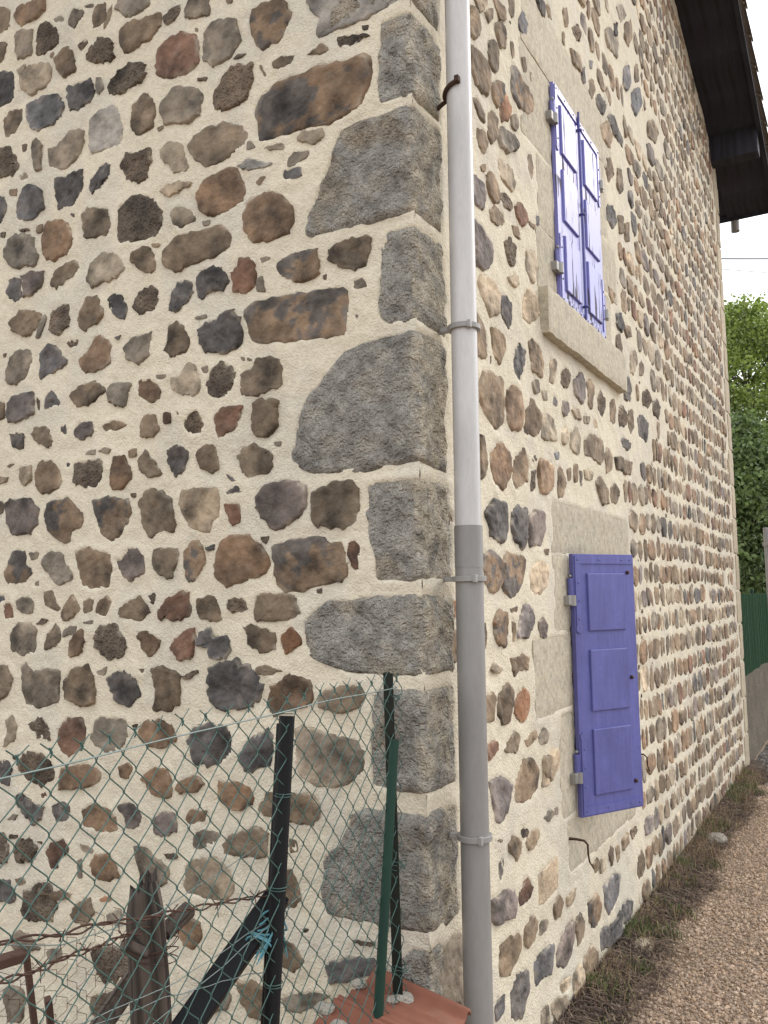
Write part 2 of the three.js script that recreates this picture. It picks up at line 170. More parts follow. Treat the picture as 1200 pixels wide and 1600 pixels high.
const LEFT_STONES = [
  ['b', -2063,4255, -1940,4204, -1929,4113, -1985,4113, -2058,4144],
  ['B', -1910,4159, -1863,4186, -1721,4172, -1713,4116, -1779,4092, -1860,4090, -1903,4137],
  ['g', -1892,4051, -1873,4073, -1784,4051, -1784,3932, -1868,3946, -1886,3981],
  ['v', -1757,4037, -1718,4061, -1665,4037, -1618,3969, -1636,3929, -1687,3914, -1746,3920, -1758,3952],
  ['g', -1659,4054, -1608,4059, -1582,4030, -1594,4013, -1645,4030],
  ['g', -1557,4035, -1532,4049, -1469,4017, -1481,3994, -1530,3966, -1562,3991],
  ['g', -1470,4040, -1421,4031, -1420,4017, -1463,4029],
  ['b', -1426,3983, -1402,4020, -1349,4013, -1347,3941, -1418,3921],
  ['b', -1359,3927, -1336,3982, -1313,3991, -1318,3948, -1358,3886],
  ['g', -1295,3962, -1272,4012, -1118,3949, -1112,3912, -1173,3895, -1236,3902],
  ['b', -1275,3862, -1230,3881, -1057,3862, -1049,3807, -1094,3772, -1228,3753, -1271,3803],
  ['v', -1041,3838, -1019,3856, -966,3854, -961,3831, -1008,3797, -1035,3811],
  ['g', -940,3827, -914,3872, -822,3838, -821,3767, -903,3780, -934,3804],
  ['v', -1311,3879, -1287,3868, -1289,3856, -1310,3867],
  ['b', -2056,4088, -1944,4049, -1953,3994, -2007,3959],
  ['v', -1458,3822, -1429,3848, -1381,3872, -1322,3842, -1309,3789, -1291,3761, -1355,3756, -1427,3789],
  ['v', -1509,3885, -1472,3900, -1454,3879, -1490,3860],
  ['b', -1643,3861, -1597,3901, -1565,3898, -1526,3841, -1515,3773, -1574,3772, -1620,3812],
  ['b', -1674,3909, -1648,3905, -1654,3879, -1673,3890],
  ['l', -1880,3902, -1826,3913, -1825,3894, -1858,3876],
  ['l', -1862,3868, -1819,3896, -1732,3886, -1672,3857, -1667,3795, -1715,3764, -1781,3766, -1842,3804],
  ['d', -2064,3948, -1950,3920, -1907,3897, -1884,3837, -1889,3781, -1936,3762, -2028,3781],
  ['r', -1077,3689, -1050,3731, -955,3748, -882,3706, -863,3662, -871,3595, -932,3574, -1038,3585, -1076,3625],
  ['g', -846,3702, -801,3739, -693,3703, -676,3618, -712,3566, -801,3562, -846,3603],
  ['k', -1819,3726, -1760,3736, -1634,3722, -1584,3654, -1595,3607, -1658,3589, -1775,3602, -1810,3662],
  ['d', -1573,3724, -1420,3717, -1400,3655, -1417,3625, -1495,3600, -1552,3626],
  ['g', -1401,3709, -1372,3704, -1355,3659, -1376,3634, -1394,3653],
  ['v', -1341,3654, -1272,3702, -1204,3713, -1142,3681, -1131,3639, -1169,3612, -1271,3601, -1329,3628],
  ['b', -1952,3695, -1921,3729, -1835,3717, -1837,3670, -1870,3633, -1938,3616],
  ['G', -1427,3530, -1398,3557, -1304,3568, -1269,3540, -1245,3451, -1250,3405, -1312,3392, -1424,3406],
  ['b', -1201,3532, -1135,3563, -1100,3531, -1076,3469, -1090,3422, -1149,3402, -1202,3434],
  ['g', -1053,3495, -984,3541, -871,3500, -852,3458, -860,3403, -921,3377, -1025,3412, -1056,3462],
  ['v', -795,3456, -761,3510, -712,3534, -627,3513, -619,3448, -646,3393, -722,3377, -800,3397],
  ['g', -708,3556, -684,3568, -645,3558, -674,3551],
  ['b', -871,3537, -830,3531, -835,3518, -871,3529],
  ['g', -1773,3558, -1747,3565, -1707,3512, -1710,3421, -1749,3413, -1760,3481],
  ['b', -1833,3557, -1800,3552, -1805,3526, -1828,3525],
  ['g', -1674,3493, -1617,3491, -1543,3529, -1463,3519, -1473,3437, -1514,3395, -1576,3381, -1667,3410],
  ['v', -2034,3594, -1922,3570, -1859,3512, -1843,3457, -1889,3432, -2029,3457],
  ['g', -1842,3428, -1795,3430, -1787,3391, -1841,3391],
  ['b', -1908,3380, -1853,3371, -1859,3340, -1907,3357],
  ['d', -1622,3348, -1538,3353, -1467,3356, -1463,3267, -1510,3226, -1602,3222, -1621,3289],
  ['d', -1422,3300, -1358,3340, -1311,3340, -1322,3291, -1368,3251, -1417,3240],
  ['v', -1260,3326, -1232,3353, -1110,3340, -1097,3311, -1119,3221, -1157,3214, -1208,3236, -1253,3290],
  ['l', -1056,3321, -1014,3334, -951,3314, -917,3225, -914,3202, -986,3211, -1045,3280],
  ['b', -920,3299, -839,3336, -741,3332, -674,3304, -638,3250, -684,3217, -780,3188, -839,3196, -904,3258],
  ['b', -1068,3407, -1041,3408, -1036,3394, -1062,3391],
  ['k', -1860,3303, -1820,3362, -1767,3370, -1707,3325, -1689,3248, -1755,3215, -1848,3231],
  ['d', -2025,3372, -1934,3361, -1918,3289, -1977,3233],
  ['b', -1466,3163, -1437,3186, -1319,3158, -1301,3089, -1328,3049, -1446,3065, -1461,3118],
  ['v', -1275,3139, -1195,3174, -1108,3152, -1048,3084, -1037,3020, -1073,2991, -1181,2987, -1265,3001, -1272,3057],
  ['l', -990,3065, -949,3073, -908,3050, -883,3008, -948,2987, -992,3025],
  ['l', -1056,3151, -1023,3171, -950,3165, -891,3149, -909,3134, -1012,3124],
  ['B', -878,3086, -838,3140, -722,3164, -684,3142, -646,3059, -665,3018, -740,2997, -813,2999, -868,3040],
  ['B', -1694,3118, -1664,3179, -1595,3180, -1544,3146, -1514,3060, -1553,3025, -1627,3010, -1685,3045],
  ['g', -1918,3122, -1879,3169, -1799,3165, -1759,3142, -1738,3092, -1711,3050, -1742,3016, -1874,3035, -1923,3082],
  ['b', -1036,2922, -969,2964, -867,2961, -750,2961, -721,2916, -717,2876, -759,2855, -817,2848, -937,2833, -967,2831, -1030,2864],
  ['b', -1192,2939, -1170,2955, -1116,2957, -1083,2932, -1063,2871, -1082,2847, -1147,2876, -1186,2909],
  ['b', -1734,3182, -1696,3182, -1701,3151, -1734,3154],
  ['g', -848,2992, -813,2991, -818,2973, -843,2977],
  ['v', -1837,3192, -1780,3185, -1773,3172, -1826,3180],
  ['d', -1533,3189, -1511,3182, -1513,3165, -1526,3175],
  ['v', -1302,3179, -1263,3176, -1262,3165, -1291,3165],
  ['g', -1113,3176, -1084,3174, -1088,3165, -1110,3166],
  ['b', -1092,2963, -1052,2958, -1062,2944, -1089,2950],
  ['v', -1962,3205, -1928,3199, -1931,3179, -1959,3185],
  ['b', -887,3739, -872,3734, -874,3724, -886,3728],
  ['w', -636,3667, -617,3712, -570,3719, -488,3704, -470,3678, -453,3633, -498,3556, -585,3549, -608,3586, -631,3634],
  ['b', -742,3802, -703,3787, -717,3774, -737,3784],
  ['b', -693,3720, -650,3722, -664,3710, -688,3712],
  ['G', -395,3658, -373,3680, -94,3574, -63,3530, -110,3515, -207,3513, -306,3511, -349,3507, -361,3538, -331,3573, -374,3615],
  ['v', -175,3491, -155,3487, -155,3473, -171,3478],
  ['v', -269,3487, -207,3475, -151,3458, -175,3447, -241,3444, -269,3455],
  ['b', -388,3464, -349,3470, -328,3485, -297,3452, -324,3446],
  ['b', -534,3486, -498,3494, -440,3480, -458,3457, -507,3457, -533,3468],
  ['b', -594,3495, -585,3495, -562,3449, -571,3448],
  ['W', -613,3344, -590,3380, -535,3405, -499,3413, -393,3405, -341,3414, -225,3390, -160,3398, -141,3359, -150,3282, -179,3226, -260,3200, -327,3201, -447,3210, -595,3213, -604,3272],
  ['l', -443,3187, -403,3202, -327,3185, -326,3157, -361,3147, -412,3163],
  ['l', -572,3191, -487,3183, -491,3159, -536,3171],
  ['g', -469,3123, -447,3139, -387,3130, -391,3113, -448,3087, -474,3098],
  ['d', -492,3080, -474,3087, -417,3077, -422,3047, -492,3041],
  ['G', -688,3155, -637,3171, -591,3144, -532,3122, -563,3114, -618,3121, -655,3135],
  ['b', -614,3074, -586,3090, -562,3083, -591,3060],
  ['g', -646,3233, -623,3230, -609,3203, -648,3203],
  ['B', -665,2979, -637,3019, -546,3030, -483,2995, -445,2919, -467,2887, -476,2860, -546,2855, -628,2872, -660,2921],
  ['g', -655,3330, -632,3326, -632,3317, -655,3319],
  ['b', -315,2766, -274,2789, -161,2783, -157,2742, -176,2691, -215,2685, -275,2708, -312,2737],
  ['w', -520,2773, -467,2792, -357,2786, -358,2693, -434,2686, -494,2716, -516,2743],
  ['g', -592,2803, -573,2807, -542,2793, -583,2783],
  ['g', -605,2731, -583,2738, -569,2683, -605,2690],
  ['v', -337,2688, -323,2693, -325,2675, -334,2677],
  ['g', -228,2646, -188,2655, -167,2620, -220,2623],
  ['g', -225,2544, -209,2555, -192,2528, -214,2521],
  ['w', -656,2636, -610,2654, -503,2652, -451,2650, -317,2645, -236,2637, -241,2568, -246,2482, -319,2480, -478,2492, -566,2502, -619,2511, -642,2567, -656,2602],
  ['b', -676,2412, -624,2419, -611,2458, -513,2447, -498,2405, -501,2355, -593,2331, -674,2334],
  ['b', -624,2306, -597,2314, -518,2307, -523,2215, -558,2183, -611,2192, -625,2226],
  ['b', -688,2124, -674,2159, -620,2166, -539,2131, -550,2064, -594,2065, -643,2054, -670,2078],
  ['g', -536,2163, -506,2164, -510,2151, -528,2151],
  ['g', -725,2189, -688,2182, -693,2168, -716,2172],
  ['g', -674,2475, -620,2456, -638,2451, -665,2459],
  ['p', -616,1974, -594,2018, -541,2032, -481,2032, -406,2011, -411,1939, -440,1906, -499,1882, -534,1867, -577,1907, -612,1941],
  ['b', -390,1982, -341,2006, -245,2018, -211,1986, -212,1919, -232,1874, -279,1867, -366,1875, -389,1890],
  ['l', -1430,2896, -1413,2948, -1350,2986, -1264,2963, -1226,2897, -1274,2869, -1405,2855],
  ['d', -1910,2928, -1892,2979, -1859,2991, -1819,2974, -1816,2901, -1842,2886, -1889,2906],
  ['p', -1813,2990, -1754,2992, -1683,2982, -1694,2931, -1725,2901, -1802,2892, -1798,2951],
  ['b', -1643,2921, -1607,2971, -1516,2993, -1476,2957, -1502,2928, -1605,2891],
  ['d', -1312,2805, -1244,2801, -1238,2767, -1216,2746, -1226,2707, -1271,2719, -1305,2758],
  ['v', -1180,2744, -1156,2784, -1114,2808, -1060,2786, -1051,2748, -1080,2705, -1144,2701, -1172,2722],
  ['d', -1002,2723, -972,2773, -957,2792, -901,2781, -891,2730, -926,2709, -961,2682, -1007,2694],
  ['d', -868,2800, -837,2817, -759,2804, -726,2755, -740,2724, -807,2729, -856,2705, -868,2721],
  ['r', -712,2775, -684,2800, -684,2823, -628,2811, -614,2771, -614,2718, -656,2689, -707,2710],
  ['b', -1885,2805, -1814,2842, -1690,2811, -1701,2764, -1732,2734, -1816,2732, -1871,2771],
  ['g', -1712,2709, -1701,2764, -1665,2800, -1655,2778, -1687,2714],
  ['v', -1634,2735, -1621,2803, -1560,2813, -1526,2816, -1534,2761, -1527,2726, -1593,2701, -1631,2713],
  ['b', -1483,2744, -1457,2790, -1428,2827, -1369,2812, -1340,2760, -1367,2715, -1437,2693, -1473,2716],
  ['d', -1275,2641, -1244,2644, -1258,2630, -1271,2632],
  ['B', -1475,2581, -1411,2622, -1389,2656, -1355,2667, -1303,2621, -1293,2545, -1352,2525, -1427,2524],
  ['g', -1224,2592, -1197,2620, -1085,2630, -1095,2587, -1110,2534, -1152,2520, -1207,2545],
  ['b', -1024,2552, -1006,2597, -1012,2637, -971,2650, -930,2623, -905,2568, -924,2529, -995,2522],
  ['d', -867,2601, -797,2623, -712,2650, -685,2611, -667,2526, -697,2501, -768,2502, -840,2516, -855,2557],
  ['g', -880,2646, -826,2650, -826,2635, -875,2636],
  ['g', -1896,2564, -1885,2634, -1834,2675, -1756,2672, -1738,2621, -1765,2563, -1829,2537, -1882,2546],
  ['k', -1701,2554, -1683,2586, -1691,2635, -1648,2675, -1579,2644, -1572,2617, -1535,2594, -1553,2571, -1613,2550, -1687,2538],
  ['v', -1537,2659, -1507,2671, -1474,2661, -1482,2637, -1518,2639],
  ['b', -1515,2443, -1496,2466, -1385,2490, -1327,2444, -1349,2422, -1423,2394, -1476,2401],
  ['g', -1307,2433, -1294,2460, -1249,2464, -1194,2452, -1207,2403, -1225,2362, -1270,2387, -1298,2391],
  ['B', -1151,2428, -1146,2459, -1088,2453, -1040,2405, -1050,2379, -1092,2365, -1145,2399],
  ['g', -1061,2463, -1005,2459, -1030,2447, -1061,2451],
  ['l', -994,2442, -944,2447, -914,2489, -884,2473, -859,2412, -864,2367, -943,2373, -984,2406],
  ['v', -825,2399, -811,2439, -758,2469, -693,2426, -707,2383, -721,2352, -777,2348, -815,2360],
  ['g', -850,2460, -816,2463, -820,2437, -845,2444],
  ['p', -1885,2456, -1860,2488, -1737,2492, -1717,2469, -1721,2405, -1810,2376, -1875,2382, -1890,2421],
  ['b', -1987,2496, -1905,2467, -1903,2405, -1970,2399],
  ['v', -1704,2468, -1687,2448, -1690,2410, -1703,2433],
  ['d', -1656,2414, -1642,2468, -1611,2480, -1561,2424, -1566,2412],
  ['d', -1867,2339, -1847,2328, -1782,2334, -1780,2277, -1805,2261, -1845,2280],
  ['b', -1733,2316, -1712,2344, -1656,2343, -1612,2303, -1601,2259, -1647,2258, -1692,2286],
  ['d', -1563,2306, -1553,2354, -1537,2345, -1527,2302],
  ['p', -1485,2302, -1457,2332, -1393,2334, -1381,2286, -1455,2263, -1479,2284],
  ['b', -1336,2310, -1280,2321, -1208,2307, -1235,2285, -1313,2283],
  ['b', -1137,2244, -1133,2299, -1107,2323, -1065,2321, -1049,2258, -1074,2241],
  ['r', -1024,2321, -993,2318, -993,2283, -1023,2282],
  ['b', -963,2318, -935,2316, -942,2304, -957,2306],
  ['v', -924,2275, -898,2306, -863,2310, -839,2258, -848,2232, -887,2221, -922,2252],
  ['r', -791,2267, -758,2304, -661,2307, -674,2261, -697,2227, -767,2203, -781,2229],
  ['g', -1425,2209, -1402,2221, -1362,2221, -1373,2204],
  ['g', -1356,2214, -1317,2225, -1287,2216, -1305,2201],
  ['b', -1196,2199, -1158,2207, -1163,2176, -1195,2175],
  ['l', -1801,2141, -1796,2188, -1726,2195, -1731,2135, -1768,2115],
  ['b', -1700,2158, -1683,2204, -1609,2203, -1577,2173, -1549,2121, -1563,2084, -1654,2072, -1692,2103],
  ['d', -1536,2186, -1506,2183, -1505,2163, -1532,2167],
  ['v', -1492,2116, -1476,2181, -1333,2180, -1326,2143, -1342,2104, -1376,2076, -1492,2106],
  ['B', -1292,2092, -1287,2139, -1277,2187, -1222,2185, -1184,2138, -1178,2094, -1231,2063, -1286,2069],
  ['b', -1149,2159, -1113,2193, -1078,2156, -1036,2098, -1104,2094, -1146,2127],
  ['d', -1012,2188, -951,2190, -904,2155, -931,2120, -941,2094, -970,2078, -991,2129],
  ['b', -877,2149, -843,2183, -781,2177, -786,2140, -767,2101, -805,2084, -853,2109],
  ['d', -734,2014, -711,2027, -643,2029, -643,2008, -729,2007],
  ['d', -739,2081, -720,2068, -693,2051, -720,2050],
  ['l', -1960,2172, -1866,2155, -1879,2139, -1945,2131],
  ['v', -1875,2204, -1829,2211, -1826,2202, -1861,2198],
  ['p', -1888,2048, -1850,2067, -1734,2065, -1676,2013, -1675,1962, -1729,1919, -1838,1920, -1873,1982],
  ['b', -1969,2067, -1889,2061, -1887,2018, -1939,1995],
  ['w', -1639,2002, -1616,2038, -1502,2051, -1484,2017, -1430,1977, -1435,1933, -1487,1919, -1503,1879, -1545,1877, -1612,1917, -1638,1960],
  ['w', -1375,2026, -1302,2033, -1192,2017, -1181,1966, -1239,1883, -1276,1865, -1338,1912, -1362,1977],
  ['b', -1144,2010, -1103,2050, -1051,2050, -1010,2016, -985,2007, -964,1896, -1049,1893, -1075,1869, -1127,1924],
  ['l', -955,1989, -930,2033, -852,2038, -771,2028, -762,1925, -795,1920, -804,1877, -890,1896, -929,1943],
  ['r', -743,1971, -679,1971, -675,1913, -711,1897, -729,1931],
  ['v', -1185,2040, -1158,2042, -1162,2027, -1179,2028],
  ['v', -1930,2677, -1900,2677, -1913,2658, -1929,2663],
  ['w', -1877,1776, -1840,1826, -1829,1856, -1771,1862, -1739,1831, -1738,1806, -1703,1767, -1748,1731, -1811,1728, -1856,1738],
  ['l', -1727,1843, -1671,1849, -1676,1825, -1713,1818],
  ['g', -1658,1816, -1604,1851, -1544,1836, -1519,1787, -1477,1765, -1476,1737, -1552,1714, -1613,1753, -1650,1787],
  ['b', -1473,1838, -1416,1855, -1281,1826, -1269,1775, -1284,1705, -1389,1698, -1430,1712, -1454,1780],
  ['p', -1259,1802, -1216,1808, -1195,1838, -1152,1840, -1108,1808, -1109,1751, -1187,1724, -1225,1750],
  ['b', -1069,1833, -948,1835, -958,1784, -987,1725, -1042,1745, -1073,1769],
  ['w', -919,1819, -885,1859, -846,1842, -827,1783, -851,1740, -908,1706, -918,1756],
  ['d', -827,1830, -785,1839, -789,1818, -822,1819],
  ['g', -1704,1730, -1643,1741, -1648,1720, -1697,1712],
  ['k', -1939,1684, -1815,1678, -1827,1657, -1938,1654],
  ['r', -1870,1649, -1821,1653, -1812,1594, -1863,1590],
  ['g', -1802,1657, -1758,1673, -1696,1665, -1700,1610, -1743,1608, -1788,1627],
  ['b', -1641,1692, -1587,1693, -1568,1654, -1543,1625, -1567,1617, -1634,1646],
  ['b', -1539,1597, -1515,1645, -1475,1677, -1433,1628, -1472,1589, -1530,1581],
  ['b', -1417,1652, -1366,1667, -1365,1620, -1416,1608],
  ['b', -1352,1628, -1333,1655, -1300,1670, -1272,1654, -1298,1596, -1348,1604],
  ['b', -1236,1611, -1202,1642, -1129,1669, -1082,1618, -1122,1579, -1233,1596],
  ['v', -1108,1664, -1052,1679, -1067,1640, -1092,1652],
  ['r', -1041,1610, -1006,1655, -957,1680, -898,1679, -896,1595, -956,1584, -1035,1588],
  ['b', -869,1653, -794,1663, -770,1630, -752,1587, -765,1577, -850,1588, -867,1624],
  ['v', -738,1630, -720,1651, -643,1653, -643,1615, -711,1605],
  ['g', -1831,1523, -1792,1569, -1730,1577, -1679,1552, -1676,1459, -1763,1450, -1820,1473],
  ['v', -1680,1569, -1650,1589, -1614,1585, -1625,1573],
  ['b', -1631,1475, -1612,1532, -1565,1569, -1535,1537, -1540,1501, -1622,1463],
  ['g', -1523,1545, -1489,1561, -1452,1557, -1465,1533, -1523,1521],
  ['B', -1492,1477, -1476,1517, -1426,1553, -1408,1510, -1434,1455, -1492,1444],
  ['g', -1420,1577, -1364,1585, -1364,1571, -1415,1569],
  ['v', -1361,1518, -1330,1554, -1254,1569, -1216,1539, -1197,1497, -1215,1451, -1295,1442, -1351,1480],
  ['B', -1148,1535, -1106,1547, -1030,1514, -1049,1477, -1084,1457, -1116,1483],
  ['r', -979,1485, -950,1529, -878,1555, -873,1508, -882,1458, -945,1443],
  ['d', -861,1537, -807,1555, -793,1534, -738,1524, -712,1496, -738,1460, -784,1452, -807,1487, -859,1497],
  ['b', -1941,1412, -1843,1406, -1809,1357, -1821,1315, -1864,1272, -1934,1248],
  ['g', -1761,1408, -1730,1417, -1686,1381, -1638,1399, -1537,1397, -1551,1278, -1645,1250, -1718,1254, -1744,1294],
  ['b', -1515,1358, -1473,1399, -1394,1423, -1360,1379, -1346,1279, -1413,1270, -1505,1288],
  ['d', -1294,1373, -1230,1404, -1145,1381, -1122,1326, -1164,1271, -1217,1279, -1271,1328],
  ['b', -1151,1407, -1104,1415, -1114,1393, -1145,1396],
  ['g', -1349,1394, -1294,1415, -1305,1388, -1338,1385],
  ['b', -1072,1417, -1023,1422, -944,1402, -939,1312, -982,1267, -1060,1270, -1048,1337],
  ['v', -939,1390, -863,1414, -863,1401, -920,1377],
  ['l', -1850,1088, -1827,1143, -1841,1199, -1798,1216, -1771,1178, -1776,1130],
  ['v', -1704,1190, -1632,1214, -1583,1181, -1588,1130, -1642,1146, -1679,1168],
  ['r', -1546,1129, -1536,1184, -1491,1222, -1412,1226, -1394,1169, -1420,1110, -1487,1084, -1534,1098],
  ['g', -1379,1163, -1350,1180, -1356,1214, -1307,1238, -1184,1234, -1173,1175, -1224,1127, -1288,1108, -1343,1127],
  ['B', -1132,1193, -1102,1228, -1031,1242, -972,1217, -957,1182, -1030,1141, -1090,1148, -1126,1171],
  ['v', -1179,1212, -1132,1222, -1142,1207, -1173,1205],
  ['d', -904,1185, -876,1222, -810,1240, -737,1234, -710,1198, -701,1157, -773,1104, -866,1100, -894,1143],
  ['v', -1759,1022, -1730,1076, -1628,1084, -1567,1037, -1554,1003, -1624,966, -1709,982],
  ['d', -1898,1023, -1823,1045, -1796,1015, -1806,949, -1844,950],
  ['v', -1798,1063, -1761,1070, -1766,1045, -1791,1047],
  ['B', -1530,959, -1520,1037, -1396,1062, -1314,1042, -1329,1000, -1450,962],
  ['B', -1229,1064, -1182,1082, -1161,1062, -1181,1027, -1217,1032],
  ['g', -1190,1562, -1158,1567, -1169,1552, -1185,1552],
  ['B', -789,1767, -766,1839, -720,1869, -648,1863, -577,1823, -551,1749, -586,1726, -684,1703, -747,1693, -784,1724],
  ['b', -617,1608, -608,1656, -578,1670, -455,1661, -430,1600, -493,1583, -561,1573, -617,1584],
  ['b', -661,1556, -622,1568, -539,1542, -535,1491, -587,1476, -644,1504, -639,1531],
  ['o', -514,1529, -468,1565, -435,1520, -435,1500, -493,1473, -506,1499],
  ['d', -820,1338, -802,1417, -756,1442, -684,1447, -622,1425, -587,1368, -587,1327, -640,1301, -737,1287, -801,1307],
  ['b', -613,1425, -578,1437, -502,1424, -553,1406, -604,1408],
  ['B', -566,1328, -553,1362, -485,1411, -404,1391, -392,1342, -412,1315, -470,1305, -532,1276, -562,1301],
  ['d', -684,1138, -648,1195, -554,1238, -537,1182, -554,1121, -640,1097, -679,1111],
  ['b', -372,1349, -324,1371, -209,1388, -198,1350, -225,1317, -294,1295, -372,1317],
  ['r', -248,1819, -229,1825, -210,1801, -215,1732, -234,1739, -249,1763],
  ['w', -555,1819, -508,1831, -441,1845, -350,1844, -319,1815, -267,1823, -253,1763, -257,1724, -289,1695, -360,1693, -442,1671, -492,1675, -526,1710, -543,1766],
  ['v', -590,1852, -555,1856, -573,1830, -586,1838],
  ['v', -372,1677, -352,1681, -356,1666, -369,1668],
  ['g', -458,1247, -413,1256, -334,1228, -242,1224, -204,1192, -213,1129, -289,1079, -375,1077, -447,1103],
  ['d', -1774,912, -1731,928, -1681,897, -1615,880, -1620,849, -1667,816, -1716,846, -1760,882],
  ['g', -1820,819, -1790,839, -1759,842, -1776,820],
  ['d', -1563,894, -1517,914, -1465,900, -1470,861, -1532,843, -1556,859],
  ['r', -1629,934, -1594,945, -1599,923, -1622,919],
  ['B', -1409,894, -1360,920, -1284,918, -1241,889, -1230,843, -1314,829, -1402,842],
  ['p', -1226,928, -1169,946, -1128,930, -1107,903, -1137,864, -1178,856, -1194,894],
  ['p', -1057,902, -1018,931, -964,929, -949,871, -997,852, -1061,855],
  ['B', -1119,1033, -1069,1073, -1000,1071, -980,1037, -974,988, -1028,969, -1078,1000],
  ['B', -955,1011, -932,1049, -856,1066, -823,1044, -874,1008, -946,999],
  ['B', -769,1049, -692,1059, -627,1035, -631,994, -692,969, -755,989],
  ['B', -912,917, -883,952, -818,955, -827,926, -893,902],
  ['g', -878,859, -855,885, -791,896, -764,879, -791,849, -873,825],
  ['v', -1900,762, -1830,762, -1809,693, -1814,661, -1895,642],
  ['v', -1811,760, -1756,769, -1774,753, -1805,748],
  ['v', -1647,756, -1600,763, -1611,751, -1640,748],
  ['v', -1775,705, -1737,749, -1677,760, -1645,721, -1674,679, -1746,671],
  ['r', -1602,719, -1570,762, -1502,785, -1467,744, -1534,705, -1527,675, -1568,674],
  ['g', -1427,719, -1405,722, -1403,658, -1425,659],
  ['B', -1355,706, -1329,746, -1265,762, -1227,715, -1211,689, -1258,668, -1327,669],
  ['l', -924,694, -910,758, -873,790, -772,814, -719,777, -692,727, -736,681, -826,674, -900,673],
  ['d', -1892,578, -1805,595, -1773,564, -1777,516, -1889,491],
  ['v', -1728,500, -1712,565, -1636,611, -1566,617, -1529,546, -1550,490, -1654,462, -1721,471],
  ['b', -1461,520, -1428,562, -1363,601, -1340,546, -1383,495, -1443,500],
  ['o', -1312,600, -1288,609, -1257,608, -1262,598, -1309,591],
  ['g', -1276,549, -1214,580, -1173,558, -1203,525, -1271,521],
  ['g', -1784,383, -1737,422, -1676,409, -1616,373, -1722,355, -1771,354],
  ['B', -937,555, -900,602, -844,597, -839,544, -871,505, -918,510],
  ['v', -1348,399, -1317,441, -1212,452, -1130,438, -1169,368, -1272,320, -1314,347],
  ['g', -1814,191, -1766,216, -1693,208, -1701,108, -1785,82],
  ['b', -1345,262, -1230,300, -1208,255, -1290,195, -1343,205],
  ['v', -1006,791, -949,801, -948,784, -987,776],
  ['b', -1768,604, -1720,614, -1707,601, -1743,584],
  ['g', -825,373, -753,420, -710,396, -736,346, -806,318],
  ['b', -1623,593, -1622,563, -1519,601, -1451,596, -1473,574, -1553,565],
  ['g', -1412,777, -1345,766, -1356,750, -1400,756],
  ['b', -1848,1035, -1823,1061, -1845,962, -1826,980],
  ['g', -1581,372, -1502,401, -1490,359, -1557,331],
  ['g', -1151,798, -1086,802, -1045,768, -987,748, -1000,693, -1084,671, -1119,694, -1135,742],
  ['b', -747,847, -732,883, -623,925, -568,915, -568,836, -658,828, -745,824],
  ['b', -606,977, -576,1036, -513,1032, -399,1053, -367,1027, -372,975, -400,953, -513,960, -597,968],
  ['b', -572,758, -547,800, -473,816, -449,775, -438,726, -490,693, -548,690],
  ['b', -481,905, -456,902, -449,871, -477,861],
  ['v', -258,643, -177,648, -185,635, -243,634],
  ['v', -458,634, -411,649, -419,635, -451,628],
  ['k', -354,541, -311,573, -251,596, -178,600, -175,562, -237,533, -335,502],
  ['b', -590,593, -540,614, -467,589, -427,552, -459,509, -516,517, -582,543],
  ['g', -516,429, -405,463, -335,471, -374,433, -468,389, -508,393],
  ['b', -692,445, -615,447, -565,432, -570,345, -633,341, -666,373],
];
